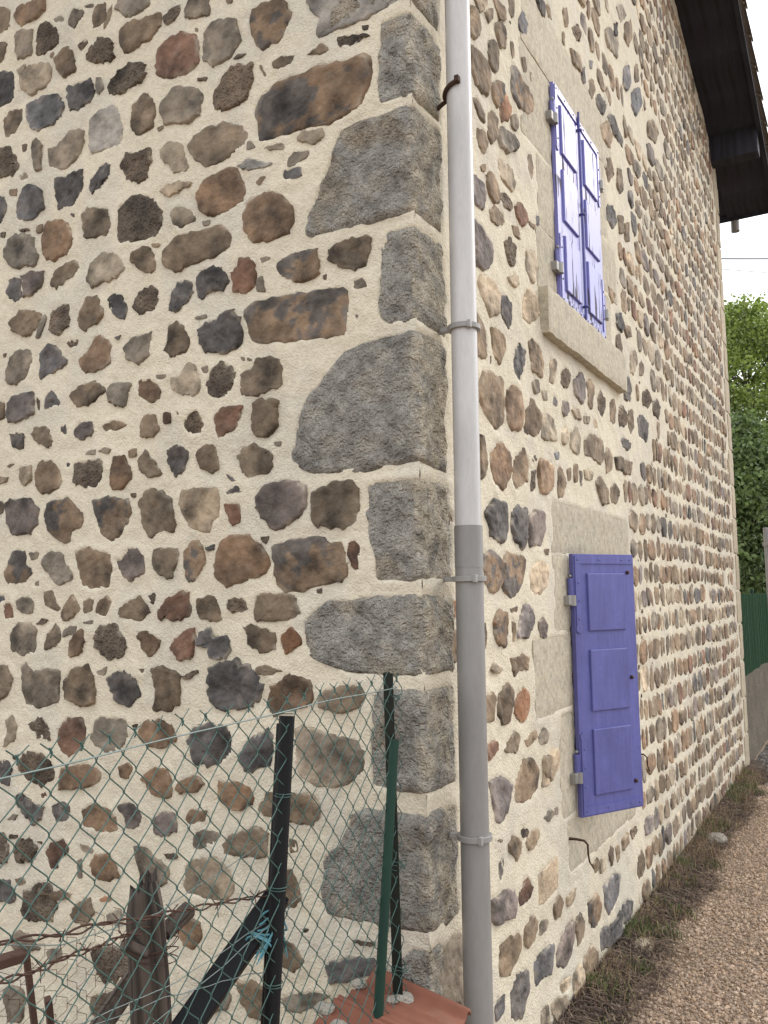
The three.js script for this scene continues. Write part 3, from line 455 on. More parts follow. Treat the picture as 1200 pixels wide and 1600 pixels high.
const RIGHT_STONES = [
  ['b', 473,3789, 532,3809, 569,3763, 524,3691, 469,3671],
  ['l', 515,3849, 620,3914, 627,3876, 562,3819],
  ['b', 627,3862, 694,3917, 690,3871, 656,3832],
  ['b', 708,3970, 754,3990, 834,4003, 829,3945, 770,3919],
  ['b', 874,4075, 936,4104, 939,4049, 917,4012, 882,4024],
  ['k', 994,4064, 1050,4127, 1101,4109, 1089,4044, 1040,4010, 995,4017],
  ['b', 741,3884, 793,3924, 837,3905, 827,3835, 772,3799, 746,3833],
  ['b', 638,3727, 684,3788, 739,3793, 742,3698, 695,3651, 644,3670],
  ['b', 467,3637, 562,3658, 642,3643, 648,3578, 612,3517, 492,3495, 466,3538],
  ['b', 882,3885, 908,3904, 927,3856, 896,3819],
  ['w', 659,3583, 727,3639, 794,3656, 767,3588, 706,3513, 665,3527],
  ['o', 731,3552, 792,3628, 848,3612, 869,3587, 818,3521, 759,3487, 728,3507],
  ['w', 873,3770, 924,3812, 995,3790, 1136,3788, 1159,3742, 1072,3665, 934,3646, 876,3672],
  ['b', 1004,3889, 1044,3917, 1065,3866, 1024,3829],
  ['b', 1092,3871, 1134,3899, 1153,3875, 1115,3840],
  ['b', 469,3438, 528,3456, 575,3422, 567,3385, 504,3387],
  ['b', 617,3443, 662,3481, 719,3485, 709,3403, 641,3341, 612,3374],
  ['g', 867,3558, 917,3597, 956,3575, 923,3522, 871,3520],
  ['g', 721,3426, 757,3465, 920,3489, 942,3467, 818,3384, 728,3377],
  ['b', 501,3337, 581,3359, 609,3322, 575,3273, 516,3270],
  ['l', 690,3300, 747,3339, 859,3331, 890,3282, 852,3244, 719,3253],
  ['b', 531,3204, 583,3239, 580,3210, 539,3188],
  ['p', 460,3149, 546,3146, 573,3100, 549,3046, 491,3043, 455,3076],
  ['b', 590,3197, 633,3228, 704,3204, 710,3139, 655,3113, 596,3142],
  ['v', 713,3183, 826,3203, 845,3162, 753,3139],
  ['b', 605,3068, 665,3106, 751,3113, 759,3073, 659,3031, 614,3035],
  ['r', 870,3185, 921,3228, 992,3207, 1009,3167, 936,3127, 879,3145],
  ['k', 1110,3243, 1166,3265, 1198,3239, 1147,3212],
  ['b', 1016,3188, 1119,3200, 1118,3182, 1027,3174],
  ['b', 828,3090, 900,3117, 931,3067, 860,3067],
  ['p', 462,2984, 554,2971, 649,2940, 627,2875, 543,2815, 466,2813],
  ['v', 742,2990, 812,3032, 872,3015, 844,2931, 791,2918],
  ['l', 978,3047, 1082,3084, 1128,3016, 1054,2924, 982,2959],
  ['d', 1226,4296, 1330,4340, 1337,4272, 1277,4246],
  ['b', 1376,4358, 1439,4393, 1447,4323, 1401,4311],
  ['b', 1623,4479, 1697,4535, 1705,4462, 1648,4405],
  ['v', 1776,4482, 1874,4554, 1929,4549, 1901,4480, 1790,4450],
  ['b', 1724,4338, 1910,4404, 1918,4321, 1751,4275],
  ['d', 1901,4335, 1963,4381, 1972,4303, 1921,4259],
  ['b', 1610,4361, 1645,4381, 1637,4310, 1603,4302],
  ['k', 2071,4470, 2148,4514, 2129,4460, 2074,4436],
  ['b', 2033,4336, 2120,4395, 2154,4352, 2081,4254, 2035,4266],
  ['d', 2169,4311, 2261,4378, 2366,4363, 2310,4279, 2204,4268],
  ['b', 2233,4185, 2375,4280, 2481,4242, 2420,4137, 2267,4128],
  ['d', 2381,4320, 2530,4407, 2642,4371, 2761,4348, 2726,4284, 2510,4281],
  ['g', 2417,4850, 2569,4954, 2793,4990, 2693,4831, 2473,4779],
  ['g', 2698,5167, 2868,5286, 2968,5263, 2816,5128],
  ['d', 2652,5030, 2733,5079, 2706,4974, 2639,4948],
  ['b', 2931,5197, 3149,5357, 3154,5228, 2989,5075, 2912,5087],
  ['k', 2847,4855, 2996,4958, 3032,4856, 2932,4748, 2826,4733],
  ['k', 3051,4809, 3244,4940, 3317,4859, 3139,4683, 3031,4700],
  ['b', 3147,5034, 3245,5103, 3266,4996, 3156,4930],
  ['b', 3459,4811, 3675,4932, 3880,4936, 3707,4768, 3470,4710],
  ['b', 2318,4041, 2436,4094, 2491,4018, 2363,3913],
  ['b', 2573,4092, 2676,4137, 2705,4018, 2622,3958, 2555,3981],
  ['d', 2295,3751, 2436,3813, 2518,3751, 2390,3659, 2293,3677],
  ['b', 2549,3800, 2651,3840, 2658,3739, 2554,3688],
  ['b', 2694,3804, 2803,3859, 2808,3742, 2701,3703],
  ['l', 472,2761, 512,2789, 631,2795, 669,2750, 659,2690, 581,2653, 515,2696],
  ['d', 681,2757, 725,2779, 790,2769, 795,2694, 748,2661, 686,2698],
  ['l', 908,2804, 988,2885, 1088,2875, 1099,2805, 986,2733, 907,2743],
  ['l', 764,2862, 870,2905, 891,2877, 818,2837],
  ['b', 451,2639, 519,2619, 538,2554, 529,2486, 444,2477],
  ['b', 587,2606, 630,2633, 712,2614, 714,2566, 660,2492, 591,2528],
  ['v', 541,2508, 580,2509, 578,2481, 549,2486],
  ['g', 1116,2892, 1148,2902, 1140,2877, 1114,2873],
  ['d', 818,2574, 868,2620, 926,2609, 908,2535, 856,2477, 802,2512],
  ['b', 979,2657, 1031,2688, 1119,2665, 1152,2599, 1134,2545, 1007,2558],
  ['l', 1229,2636, 1283,2667, 1340,2661, 1276,2552, 1220,2550],
  ['v', 1389,2624, 1461,2671, 1521,2653, 1499,2599, 1433,2566, 1378,2578],
  ['p', 1566,2633, 1690,2695, 1753,2652, 1736,2576, 1686,2535, 1574,2564],
  ['b', 1783,2669, 1847,2693, 1898,2660, 1845,2544, 1793,2555],
  ['v', 1948,2616, 2013,2673, 2106,2636, 2075,2563, 2012,2533, 1947,2562],
  ['b', 2188,2640, 2279,2678, 2314,2629, 2278,2542, 2193,2539],
  ['v', 2373,2640, 2432,2674, 2566,2638, 2533,2584, 2367,2551],
  ['d', 2507,2845, 2633,2885, 2722,2829, 2656,2741, 2510,2725],
  ['b', 456,2381, 507,2446, 677,2448, 698,2359, 685,2277, 600,2239, 506,2285, 461,2322],
  ['B', 716,2395, 786,2450, 863,2432, 882,2335, 838,2273, 749,2271, 703,2312],
  ['b', 911,2365, 995,2433, 1079,2395, 1099,2337, 1017,2280, 896,2278],
  ['l', 1103,2373, 1146,2412, 1254,2399, 1306,2305, 1188,2292, 1082,2294],
  ['g', 1014,2506, 1080,2529, 1093,2478, 1035,2462],
  ['g', 1129,2499, 1197,2508, 1192,2461, 1138,2460],
  ['d', 1264,2494, 1323,2510, 1313,2466, 1267,2462],
  ['p', 1396,2500, 1489,2513, 1500,2476, 1433,2435, 1390,2451],
  ['l', 1516,2484, 1632,2505, 1660,2459, 1560,2452],
  ['l', 1697,2486, 1803,2499, 1791,2466, 1709,2452],
  ['l', 1370,2353, 1444,2398, 1469,2349, 1418,2303, 1365,2314],
  ['l', 1487,2371, 1588,2419, 1642,2376, 1605,2290, 1524,2289, 1481,2322],
  ['b', 1708,2365, 1829,2425, 2015,2422, 2032,2326, 1957,2284, 1812,2303, 1707,2304],
  ['b', 2043,2350, 2131,2400, 2207,2361, 2175,2289, 2069,2257],
  ['b', 2249,2361, 2429,2385, 2416,2307, 2261,2300],
  ['b', 2449,2370, 2632,2387, 2578,2302, 2414,2295],
  ['b', 453,2208, 489,2176, 502,2103, 480,2055, 442,2044],
  ['B', 550,2147, 638,2206, 730,2171, 746,2109, 665,2029, 576,2051, 546,2093],
  ['b', 765,2152, 879,2219, 934,2174, 915,2095, 784,2042, 750,2077],
  ['v', 953,2193, 1049,2215, 1034,2191, 970,2174],
  ['v', 953,2125, 1004,2144, 1010,2072, 959,2054],
  ['B', 1040,2179, 1099,2204, 1232,2194, 1228,2103, 1136,2056, 1059,2059],
  ['b', 1287,2182, 1332,2202, 1398,2139, 1331,2067, 1273,2057],
  ['k', 1252,2247, 1325,2266, 1336,2235, 1263,2221],
  ['b', 1436,2200, 1484,2216, 1477,2157, 1436,2153],
  ['b', 1517,2230, 1582,2243, 1578,2158, 1517,2152],
  ['g', 1611,2212, 1648,2216, 1640,2150, 1606,2147],
  ['l', 1680,2225, 1821,2236, 1797,2192, 1691,2186],
  ['b', 1868,2190, 1949,2230, 2077,2179, 2085,2104, 1966,2088],
  ['b', 2138,2186, 2227,2223, 2306,2180, 2230,2111, 2128,2119],
  ['l', 1856,2493, 1914,2513, 1946,2476, 1888,2456],
  ['d', 2377,2477, 2496,2507, 2611,2488, 2554,2437, 2439,2445],
  ['b', 2383,3057, 2478,3088, 2522,3019, 2476,2935, 2390,2963],
  ['d', 2402,3176, 2523,3216, 2584,3159, 2503,3100, 2407,3123],
  ['b', 2559,3152, 2712,3193, 2753,3147, 2622,3100],
  ['l', 2709,3040, 2845,3086, 2885,3018, 2736,2907, 2663,2916],
  ['b', 2880,2990, 2972,3051, 3053,3043, 3011,2967, 2898,2942],
  ['b', 2247,3291, 2333,3294, 2397,3283, 2344,3225, 2261,3248],
  ['v', 2961,2851, 3110,2901, 3185,2842, 3085,2776, 2948,2783],
  ['v', 3212,2833, 3344,2886, 3462,2852, 3379,2760, 3229,2768],
  ['d', 2791,2653, 2906,2705, 3065,2673, 3013,2553, 2801,2566],
  ['b', 2595,2668, 2698,2699, 2705,2601, 2621,2544, 2579,2580],
  ['d', 472,1936, 581,1990, 682,1984, 687,1906, 672,1858, 619,1829, 523,1865],
  ['d', 733,1948, 790,1985, 892,1977, 885,1894, 844,1826, 757,1855],
  ['p', 925,1954, 1001,1985, 1102,1980, 1108,1915, 1037,1843, 903,1837],
  ['w', 452,1789, 528,1802, 644,1765, 641,1719, 586,1665, 518,1658, 455,1695],
  ['w', 634,1764, 668,1804, 875,1795, 846,1721, 773,1657, 676,1642, 621,1681],
  ['l', 919,1755, 1031,1787, 1119,1768, 1099,1699, 1018,1652, 898,1665],
  ['v', 1087,1832, 1140,1838, 1132,1812, 1098,1811],
  ['w', 530,1570, 591,1598, 660,1582, 643,1499, 630,1462, 544,1496],
  ['b', 683,1600, 769,1610, 756,1587, 692,1588],
  ['p', 776,1563, 848,1621, 927,1591, 941,1542, 859,1489, 748,1494],
  ['p', 982,1540, 1046,1559, 1102,1528, 1076,1478, 1002,1490],
  ['b', 710,1550, 742,1548, 726,1483, 705,1488],
  ['b', 679,1429, 741,1417, 797,1433, 864,1417, 848,1370, 760,1377, 704,1351],
  ['g', 499,1398, 538,1417, 605,1390, 574,1381, 517,1386],
  ['b', 446,1311, 503,1326, 535,1301, 496,1227, 441,1231],
  ['b', 558,1299, 641,1342, 690,1315, 698,1276, 640,1201, 580,1198, 548,1242],
  ['o', 707,1260, 798,1312, 863,1290, 869,1226, 820,1193, 764,1185, 708,1223],
  ['r', 441,1158, 519,1160, 536,1129, 459,1100],
  ['b', 593,1113, 698,1164, 760,1140, 703,1088],
  ['b', 791,1120, 919,1137, 935,1115, 822,1089],
  ['g', 952,1112, 1015,1136, 1063,1113, 1034,1072, 960,1075],
  ['l', 992,1026, 1159,1032, 1164,956, 1069,923, 985,963],
  ['b', 419,1559, 455,1558, 459,1486, 421,1460],
  ['o', 181,1633, 229,1633, 222,1579, 187,1587],
  ['b', 177,1554, 231,1539, 219,1437, 187,1455],
  ['v', 189,1914, 224,1917, 219,1875, 193,1874],
  ['b', 675,960, 775,1054, 885,1036, 944,986, 922,927, 804,897, 698,919],
  ['p', 454,1031, 566,1031, 653,990, 626,912, 575,887, 508,887, 481,950],
  ['l', 964,919, 988,987, 1087,977, 1055,910],
  ['g', 981,797, 1057,816, 1093,792, 1028,778],
  ['g', 1108,809, 1147,805, 1152,779, 1118,787],
  ['b', 617,799, 669,812, 728,772, 721,744, 681,722, 624,769],
  ['b', 770,762, 816,788, 919,780, 915,742, 833,724, 779,737],
  ['v', 732,815, 796,804, 782,777, 740,791],
  ['v', 513,832, 560,824, 550,816, 516,823],
  ['d', 525,745, 566,777, 558,723, 531,699],
  ['p', 448,658, 634,645, 652,619, 636,549, 475,573, 449,591],
  ['r', 693,614, 770,640, 821,599, 785,565, 689,566],
  ['l', 891,617, 1114,629, 1106,510, 974,501, 869,506],
  ['b', 1057,460, 1124,481, 1167,443, 1127,399, 1063,402],
  ['b', 733,472, 811,498, 871,464, 825,412, 769,398, 729,429],
  ['g', 920,441, 991,426, 963,396, 892,397],
  ['b', 505,492, 602,493, 701,468, 692,414, 573,379, 490,406],
  ['k', 817,319, 910,338, 1042,324, 995,232, 855,253, 831,240],
  ['d', 585,299, 650,358, 762,324, 757,268, 677,200, 618,218, 582,259],
  ['p', 1076,288, 1214,339, 1297,329, 1272,238, 1170,192, 1056,225],
  ['b', 1296,321, 1385,327, 1433,278, 1401,219, 1326,215],
  ['w', 1492,329, 1607,344, 1674,274, 1640,221, 1556,210, 1483,262],
  ['k', 1724,332, 1926,342, 2018,307, 1965,224, 1791,187, 1724,259],
  ['d', 1649,172, 1893,131, 1993,158, 1992,32, 1807,56, 1647,85],
  ['d', 2015,171, 2135,159, 2221,123, 2159,57, 2038,70],
  ['b', 1420,136, 1516,155, 1605,98, 1595,30, 1467,25, 1395,60],
  ['l', 1232,137, 1360,132, 1398,84, 1373,9, 1247,38],
  ['l', 983,122, 1133,102, 1182,67, 1163,19, 1024,44],
  ['l', 878,134, 960,131, 976,56, 885,94],
  ['k', 447,327, 531,340, 527,288, 461,269],
  ['l', 1200,450, 1340,443, 1278,402, 1209,406],
  ['b', 1576,474, 1660,479, 1686,426, 1619,426],
  ['l', 1690,453, 1779,463, 1770,404, 1700,404],
  ['b', 1832,454, 1890,473, 1925,450, 1877,385],
  ['b', 1963,450, 2021,445, 2019,386, 1969,370],
  ['b', 2082,451, 2188,466, 2200,412, 2093,397],
  ['v', 2252,461, 2361,452, 2393,429, 2285,406],
  ['l', 1087,159, 1246,140, 1198,85, 1083,121],
  ['b', 384,1051, 423,1058, 419,1004, 380,998],
  ['d', 378,844, 419,841, 401,739, 373,760],
  ['g', 44,562, 76,638, 187,647, 219,636, 206,428, 69,500],
];

// ---------------------------------------------------------------- stones
const TONES = { // base colours, linear
  b: lin(112, 97, 79), B: lin(120, 98, 77), v: lin(97, 85, 72), d: lin(78, 75, 73), k: lin(92, 91, 92), g: lin(122, 112, 98),
  G: lin(138, 134, 127), l: lin(147, 133, 113), r: lin(106, 79, 63), o: lin(126, 91, 65), p: lin(103, 94, 89), w: lin(117, 99, 80), W: lin(115, 95, 75),
};
const MORTAR = [0.42, 0.37, 0.29]; // dried lime left on the stones by the pointing
const basaltMean = meanOf(T.basalt), graniteMean = meanOf(T.granite);
const inside = (P, x, y) => { let c = false; for (let i = 0, j = P.length - 1; i < P.length; j = i++) { const [xi, yi] = P[i], [xj, yj] = P[j]; if ((yi > y) !== (yj > y) && x < (xj - xi) * (y - yi) / (yj - yi) + xi) c = !c; } return c; };
const edgeDist = (P, x, y) => { let best = 1e9; for (let i = 0, j = P.length - 1; i < P.length; j = i++) { const [ax, ay] = P[j], [bx, by] = P[i]; const dx = bx - ax, dy = by - ay, t = clamp(((x - ax) * dx + (y - ay) * dy) / (dx * dx + dy * dy + 1e-12), 0, 1); best = Math.min(best, Math.hypot(ax + t * dx - x, ay + t * dy - y)); } return best; };
const bboxOf = (P) => { let a = 1e9, b = 1e9, c = -1e9, d = -1e9; for (const [x, y] of P) { a = Math.min(a, x); b = Math.min(b, y); c = Math.max(c, x); d = Math.max(d, y); } return [a, b, c, d]; };
const grow = (P, d) => { let cx = 0, cy = 0; for (const [x, y] of P) { cx += x / P.length; cy += y / P.length; } return P.map(([x, y]) => { const l = Math.hypot(x - cx, y - cy) || 1; return [x + (x - cx) / l * d, y + (y - cy) / l * d]; }); };
function parse(list) { return list.map(([tone, ...n]) => { const P = []; for (let i = 0; i < n.length; i += 2) P.push([n[i] / 1000, n[i + 1] / 1000]); return { tone, P: grow(P, 0.0028) }; }); }
// a stone bedded in mortar: ragged outline, uneven bulging face; (u, v) lie in the wall, w points out of it
function stoneGeometry(st, seed, detail = 1, lightGain = 1) {  // last argument lightens the colour; on the long wall it paints in haze
  const R = rngOf(seed), P = st.P; const [x0, y0, x1, y1] = bboxOf(P), size = Math.hypot(x1 - x0, y1 - y0);
  // even resampling of the outline, corners softened, ragged by noise
  let per = 0; for (let i = 0; i < P.length; i++) { const q = P[(i + 1) % P.length]; per += Math.hypot(q[0] - P[i][0], q[1] - P[i][1]); }
  const N = Math.round(clamp(per / 0.011, 10, 44) * detail + 2), ring = []; const step = per / N; let acc = 0, i = 0, seg = 0;
  for (let k = 0; k < N; k++) {
    let want = k * step; while (true) { const a = P[i], b = P[(i + 1) % P.length]; seg = Math.hypot(b[0] - a[0], b[1] - a[1]); if (acc + seg >= want || i === P.length - 1) { const t = clamp((want - acc) / (seg || 1), 0, 1); ring.push([mix(a[0], b[0], t), mix(a[1], b[1], t)]); break; } acc += seg; i++; }
  }
  const soft = ring.map((p, k) => { const a = ring[(k + N - 1) % N], b = ring[(k + 1) % N]; return [0.8 * p[0] + 0.1 * (a[0] + b[0]), 0.8 * p[1] + 0.1 * (a[1] + b[1])]; });
  let cx = 0, cy = 0; for (const p of soft) { cx += p[0] / N; cy += p[1] / N; }
  const rough = 'dv'.includes(st.tone) ? 1.5 : 1, jag = clamp(size * 0.045, 0.0014, 0.008) * rough;
  const out = soft.map(([x, y]) => [x + (fbm(x * 60, y * 60, seed % 97, 3) - 0.5) * 2.8 * jag + (R() - 0.5) * 0.5 * jag, y + (fbm(x * 60 + 9, y * 60, seed % 89, 3) - 0.5) * 2.8 * jag + (R() - 0.5) * 0.5 * jag]);
  const h = clamp(size * 0.05, 0.002, 0.009) * (0.6 + 0.7 * R()), z0 = -0.001 + 0.004 * R(), tx = (R() - 0.5) * 0.08, ty = (R() - 0.5) * 0.08;
  const levels = [[1.07, -0.022], [1.0, 0]]; if (detail > 0.4) levels.push([0.955, 0.7]); { const m = detail > 0.8 ? Math.max(2, Math.ceil(size / 0.03)) : detail > 0.55 ? 2 : 1; for (let k = 0; k < m; k++) levels.push([0.9 * (m - k) / m, k ? 1 : 0.92]); }
  const pos = [], uv = [], col = [], idx = []; const uo = R() * 7, vo = R() * 7, ur = R() * 6.28, cu = Math.cos(ur), su = Math.sin(ur);
  const base = TONES[st.tone], gain = (0.86 + 0.3 * R()), warm = 1 + 0.07 * (R() - 0.5); const alt = 'wW'.includes(st.tone) ? TONES.d : st.tone === 'd' || st.tone === 'k' ? TONES.p : [base[0] * 0.72, base[1] * 0.74, base[2] * 0.8];
  const pa = R() * 6.28, thr = 'wW'.includes(st.tone) ? 0.5 : 0.56;
  const push = (x, y, z, t) => {
    const n = fbm(x * 34, y * 34, 11 + seed % 31, 3) - 0.5, big = fbm(x * 13, y * 13, 5, 2) - 0.5;
    const facet = Math.abs(fbm(x * 30 + 3, y * 30, 7 + seed % 13, 2) - 0.5);
    const zz = z > -0.015 && t < 1 ? z + (n * 0.010 * rough - facet * 0.014 * (rough - 0.6) + big * 0.006) * clamp((1 - t) * 8, 0.25, 1) * clamp(size / 0.09, 0.35, 1) + (x - cx) * tx + (y - cy) * ty : z + (x - cx) * tx + (y - cy) * ty;
    pos.push(x, y, zz); const a = (x * cu - y * su) / 0.55, b = (x * su + y * cu) / 0.55; uv.push(a + uo, b + vo);
    const side = ((x - cx) * Math.cos(pa) + (y - cy) * Math.sin(pa)) / size; const f = fbm(x * 22 + uo, y * 22, 3, 3) + ('wW'.includes(st.tone) ? side * 0.75 : 0);
    const m = smooth(thr, thr + 0.1, f) * ('wW'.includes(st.tone) ? 0.9 : 0.45);
    const film = smooth(0.86, 0.97, t) * smooth(0.45, 0.75, fbm(x * 38 + 7, y * 38, 23, 3)) * 0.5 + 0.08 * smooth(0.58, 0.72, fbm(x * 55, y * 55, 29, 3));
    for (let k = 0; k < 3; k++) col.push(mix(mix(base[k], alt[k], m), MORTAR[k], film) * gain * lightGain * (k === 0 ? warm : k === 2 ? 2 - warm : 1) / basaltMean * 0.9);
  };
  for (const [s, hz] of levels) for (const [x, y] of out) { const t = s; push(cx + (x - cx) * s, cy + (y - cy) * s, hz < 0 ? hz : z0 + hz * h, t); }
  push(cx, cy, z0 + h, 0); const L = levels.length;
  for (let l = 0; l < L - 1; l++) for (let k = 0; k < N; k++) { const a = l * N + k, b = l * N + (k + 1) % N; idx.push(a, b, a + N, b, b + N, a + N); }
  for (let k = 0; k < N; k++) idx.push((L - 1) * N + k, (L - 1) * N + (k + 1) % N, L * N);
  let area = 0; for (let k = 0; k < N; k++) { const a = out[k], b = out[(k + 1) % N]; area += a[0] * b[1] - b[0] * a[1]; }
  if (area < 0) for (let k = 0; k < idx.length; k += 3) { const t = idx[k + 1]; idx[k + 1] = idx[k + 2]; idx[k + 2] = t; }
  return geoOf(pos, idx, uv, col);
}
// fill the rest of a wall with coursed rubble where nothing else lies
function coursed(R, u0, u1, v0, top, blocked) {
  const list = []; let v = v0; const tones = 'bbbbbBBBvgglbbbgBpdlbr';
  while (v < 7) {
    const ch = 0.122 + 0.04 * R(); let u = u0 + R() * 0.05;
    while (u < u1) {
      const big = 0.72 + 0.6 * fbm(u * 0.9, v * 0.9, 77, 2), w = (0.05 + 0.11 * R() * (R() < 0.25 ? 1.6 : 1)) * big, h = ch * (0.7 + 0.27 * R()); const cx = u + w / 2, cy = v + ch / 2 + (fbm(cx0(u), v, 2, 2) - 0.5) * 0.05 + (R() - 0.5) * 0.02;
      u += w + 0.012 + 0.026 * R(); if (cx + w / 2 > u1 || cy + h / 2 > top(cx)) { R(); continue; }
      const n = 6 + Math.floor(R() * 3), P = [], a0 = R() * 6.28, sq = 0.5 + 0.5 * R(), lean = (R() - 0.5) * 0.4;
      for (let k = 0; k < n; k++) { const a = a0 - k / n * 2 * Math.PI, c = Math.cos(a), s = Math.sin(a), e = Math.pow(Math.pow(Math.abs(c), 2 + 2 * sq) + Math.pow(Math.abs(s), 2 + 2 * sq), -1 / (2 + 2 * sq)) * (0.86 + 0.28 * R()); const y = s * e * h / 2; P.push([cx + c * e * w / 2 + lean * y, cy + y]); }
      const st = { tone: tones[Math.floor(R() * tones.length)], P };
      const bb = bboxOf(P); if (!blocked(bb, P) && !list.slice(-260).some((q) => { const c = q.bb; return c && bb[0] + 0.006 < c[2] && bb[2] - 0.006 > c[0] && bb[1] + 0.008 < c[3] && bb[3] - 0.008 > c[1]; })) { st.bb = bb; list.push(st); }
      if (R() < 0.16) { const q = 0.012 + 0.014 * R(), px = cx + w / 2 + 0.01, py = v + ch * 0.02; const S = { tone: 'v', P: [[px - q, py - q * 0.5], [px + q * 0.6, py - q * 0.7], [px + q, py + q * 0.4], [px - q * 0.5, py + q * 0.7]] }; if (!blocked(bboxOf(S.P), S.P)) list.push(S); }
    }
    v += ch + 0.008;
  }
  return list;
}
function cx0(u) { return u * 1.3; }
// mortar: an uneven skin that rises a little to the stones and dips behind them
function mortarSkin(u0, u1, v0, v1, step, keep, stones, seed) {
  const nu = Math.round((u1 - u0) / step), nv = Math.round((v1 - v0) / step), h = new Float32Array((nu + 1) * (nv + 1));
  for (let j = 0; j <= nv; j++) for (let i = 0; i <= nu; i++) {
    const u = u0 + i * step, v = v0 + j * step;
    h[j * (nu + 1) + i] = smooth(0, 0.03, Math.abs(u)) * (fbm(u * 7, v * 7, seed, 3) - 0.5) * 0.013 + smooth(0, 0.03, Math.abs(u)) * (fbm(u * 26, v * 26, seed + 3, 3) - 0.5) * 0.009;
  }
  for (const st of stones) {
    const b = bboxOf(st.P), m = 0.03; const i0 = Math.max(0, Math.floor((b[0] - m - u0) / step)), i1 = Math.min(nu, Math.ceil((b[2] + m - u0) / step)), j0 = Math.max(0, Math.floor((b[1] - m - v0) / step)), j1 = Math.min(nv, Math.ceil((b[3] + m - v0) / step));
    const lip = (hash(Math.round(b[0] * 999), Math.round(b[1] * 999), 3) - 0.35) * 0.008;
    for (let j = j0; j <= j1; j++) for (let i = i0; i <= i1; i++) {
      const u = u0 + i * step, v = v0 + j * step, q = j * (nu + 1) + i, d = edgeDist(st.P, u, v);
      if (inside(st.P, u, v)) { if (d > 0.011) h[q] = Math.min(h[q], -0.012); else h[q] += lip * 0.3; } else if (d < m) h[q] += lip * (1 - d / m);
    }
  }
  const pos = [], uv = [], idx = [];
  for (let j = 0; j <= nv; j++) for (let i = 0; i <= nu; i++) { const u = u0 + i * step, v = v0 + j * step; pos.push(u, v, clamp(h[j * (nu + 1) + i], -0.016, 0.016)); uv.push(u / 0.9, v / 0.9); }
  for (let j = 0; j < nv; j++) for (let i = 0; i < nu; i++) { const u = u0 + (i + 0.5) * step, v = v0 + (j + 0.5) * step; if (!keep(u, v)) continue; const a = j * (nu + 1) + i, b = a + 1, c = a + nu + 1, d = c + 1; idx.push(a, b, c, b, d, c); }
  const col = []; for (let i = 0; i < pos.length; i += 3) { const u = pos[i], v = pos[i + 1], a = fbm(u * 2.3, v * 2.3, seed + 41, 4) - 0.5, b = smooth(0.52, 0.66, fbm(u * 5 + 3, v * 5, seed + 47, 4)); const g = 1 + 0.16 * a; col.push(g * mix(1, 0.93, b), g * mix(1, 0.94, b), g * mix(1, 0.98, b)); }
  return geoOf(pos, idx, uv, col);
}
const white = (g) => { g.setAttribute('color', new THREE.BufferAttribute(new Float32Array(g.attributes.position.count * 3).fill(1), 3)); return g; };
const uvBox = (g, s = 0.9) => { const p = g.attributes.position, n = g.attributes.normal, u = new Float32Array(p.count * 2); for (let i = 0; i < p.count; i++) { const ax = Math.abs(n.getX(i)), ay = Math.abs(n.getY(i)), az = Math.abs(n.getZ(i)); const [a, b] = az >= ax && az >= ay ? [p.getX(i), p.getY(i)] : ax >= ay ? [p.getZ(i), p.getY(i)] : [p.getX(i), p.getZ(i)]; u[2 * i] = a / s; u[2 * i + 1] = b / s; } g.setAttribute('uv', new THREE.BufferAttribute(u, 2)); return g; };

// ---------------------------------------------------------------- the house
const house = thing('stone_house', 'house of brown fieldstones in cream mortar with big grey corner blocks', 'house');
const LEN = 6.68, RIDGE = 3.34, SLOPE = 0.2955, rake = (s) => 6.507 + SLOPE * (4.772 - RIDGE) - SLOPE * Math.abs(s - RIDGE);
const leftList = parse(LEFT_STONES), rightList = parse(RIGHT_STONES);

// window surrounds on the long wall: [s0, s1, v0, v1, front, name]
const SURROUND = [
  [1.02, 2.46, 3.985, 4.28, 0.004, 'lintel'], [0.99, 1.362, 3.56, 3.975, 0.003, 'jamb_stone'], [1.16, 1.362, 3.225, 3.55, 0.005, 'jamb_stone'], [1.12, 1.362, 2.945, 3.215, 0.003, 'jamb_stone'],
  [2.098, 2.30, 3.55, 3.975, 0.003, 'jamb_stone'], [2.098, 2.44, 3.24, 3.54, 0.005, 'jamb_stone'], [2.098, 2.28, 2.945, 3.23, 0.003, 'jamb_stone'], [1.13, 2.43, 2.74, 2.94, 0.045, 'sill'],
  [1.19, 2.46, 1.825, 2.05, 0.004, 'lintel'], [1.19, 1.38, 1.49, 1.815, 0.004, 'jamb_stone'], [0.92, 1.38, 1.175, 1.475, 0.006, 'jamb_stone'], [1.19, 1.38, 0.735, 1.16, 0.003, 'jamb_stone'],
  [2.06, 2.28, 1.44, 1.815, 0.004, 'jamb_stone'], [2.06, 2.40, 1.1, 1.43, 0.004, 'jamb_stone'], [2.06, 2.26, 0.735, 1.09, 0.004, 'jamb_stone'], [1.25, 2.38, 0.51, 0.725, 0.004, 'sill'],
];
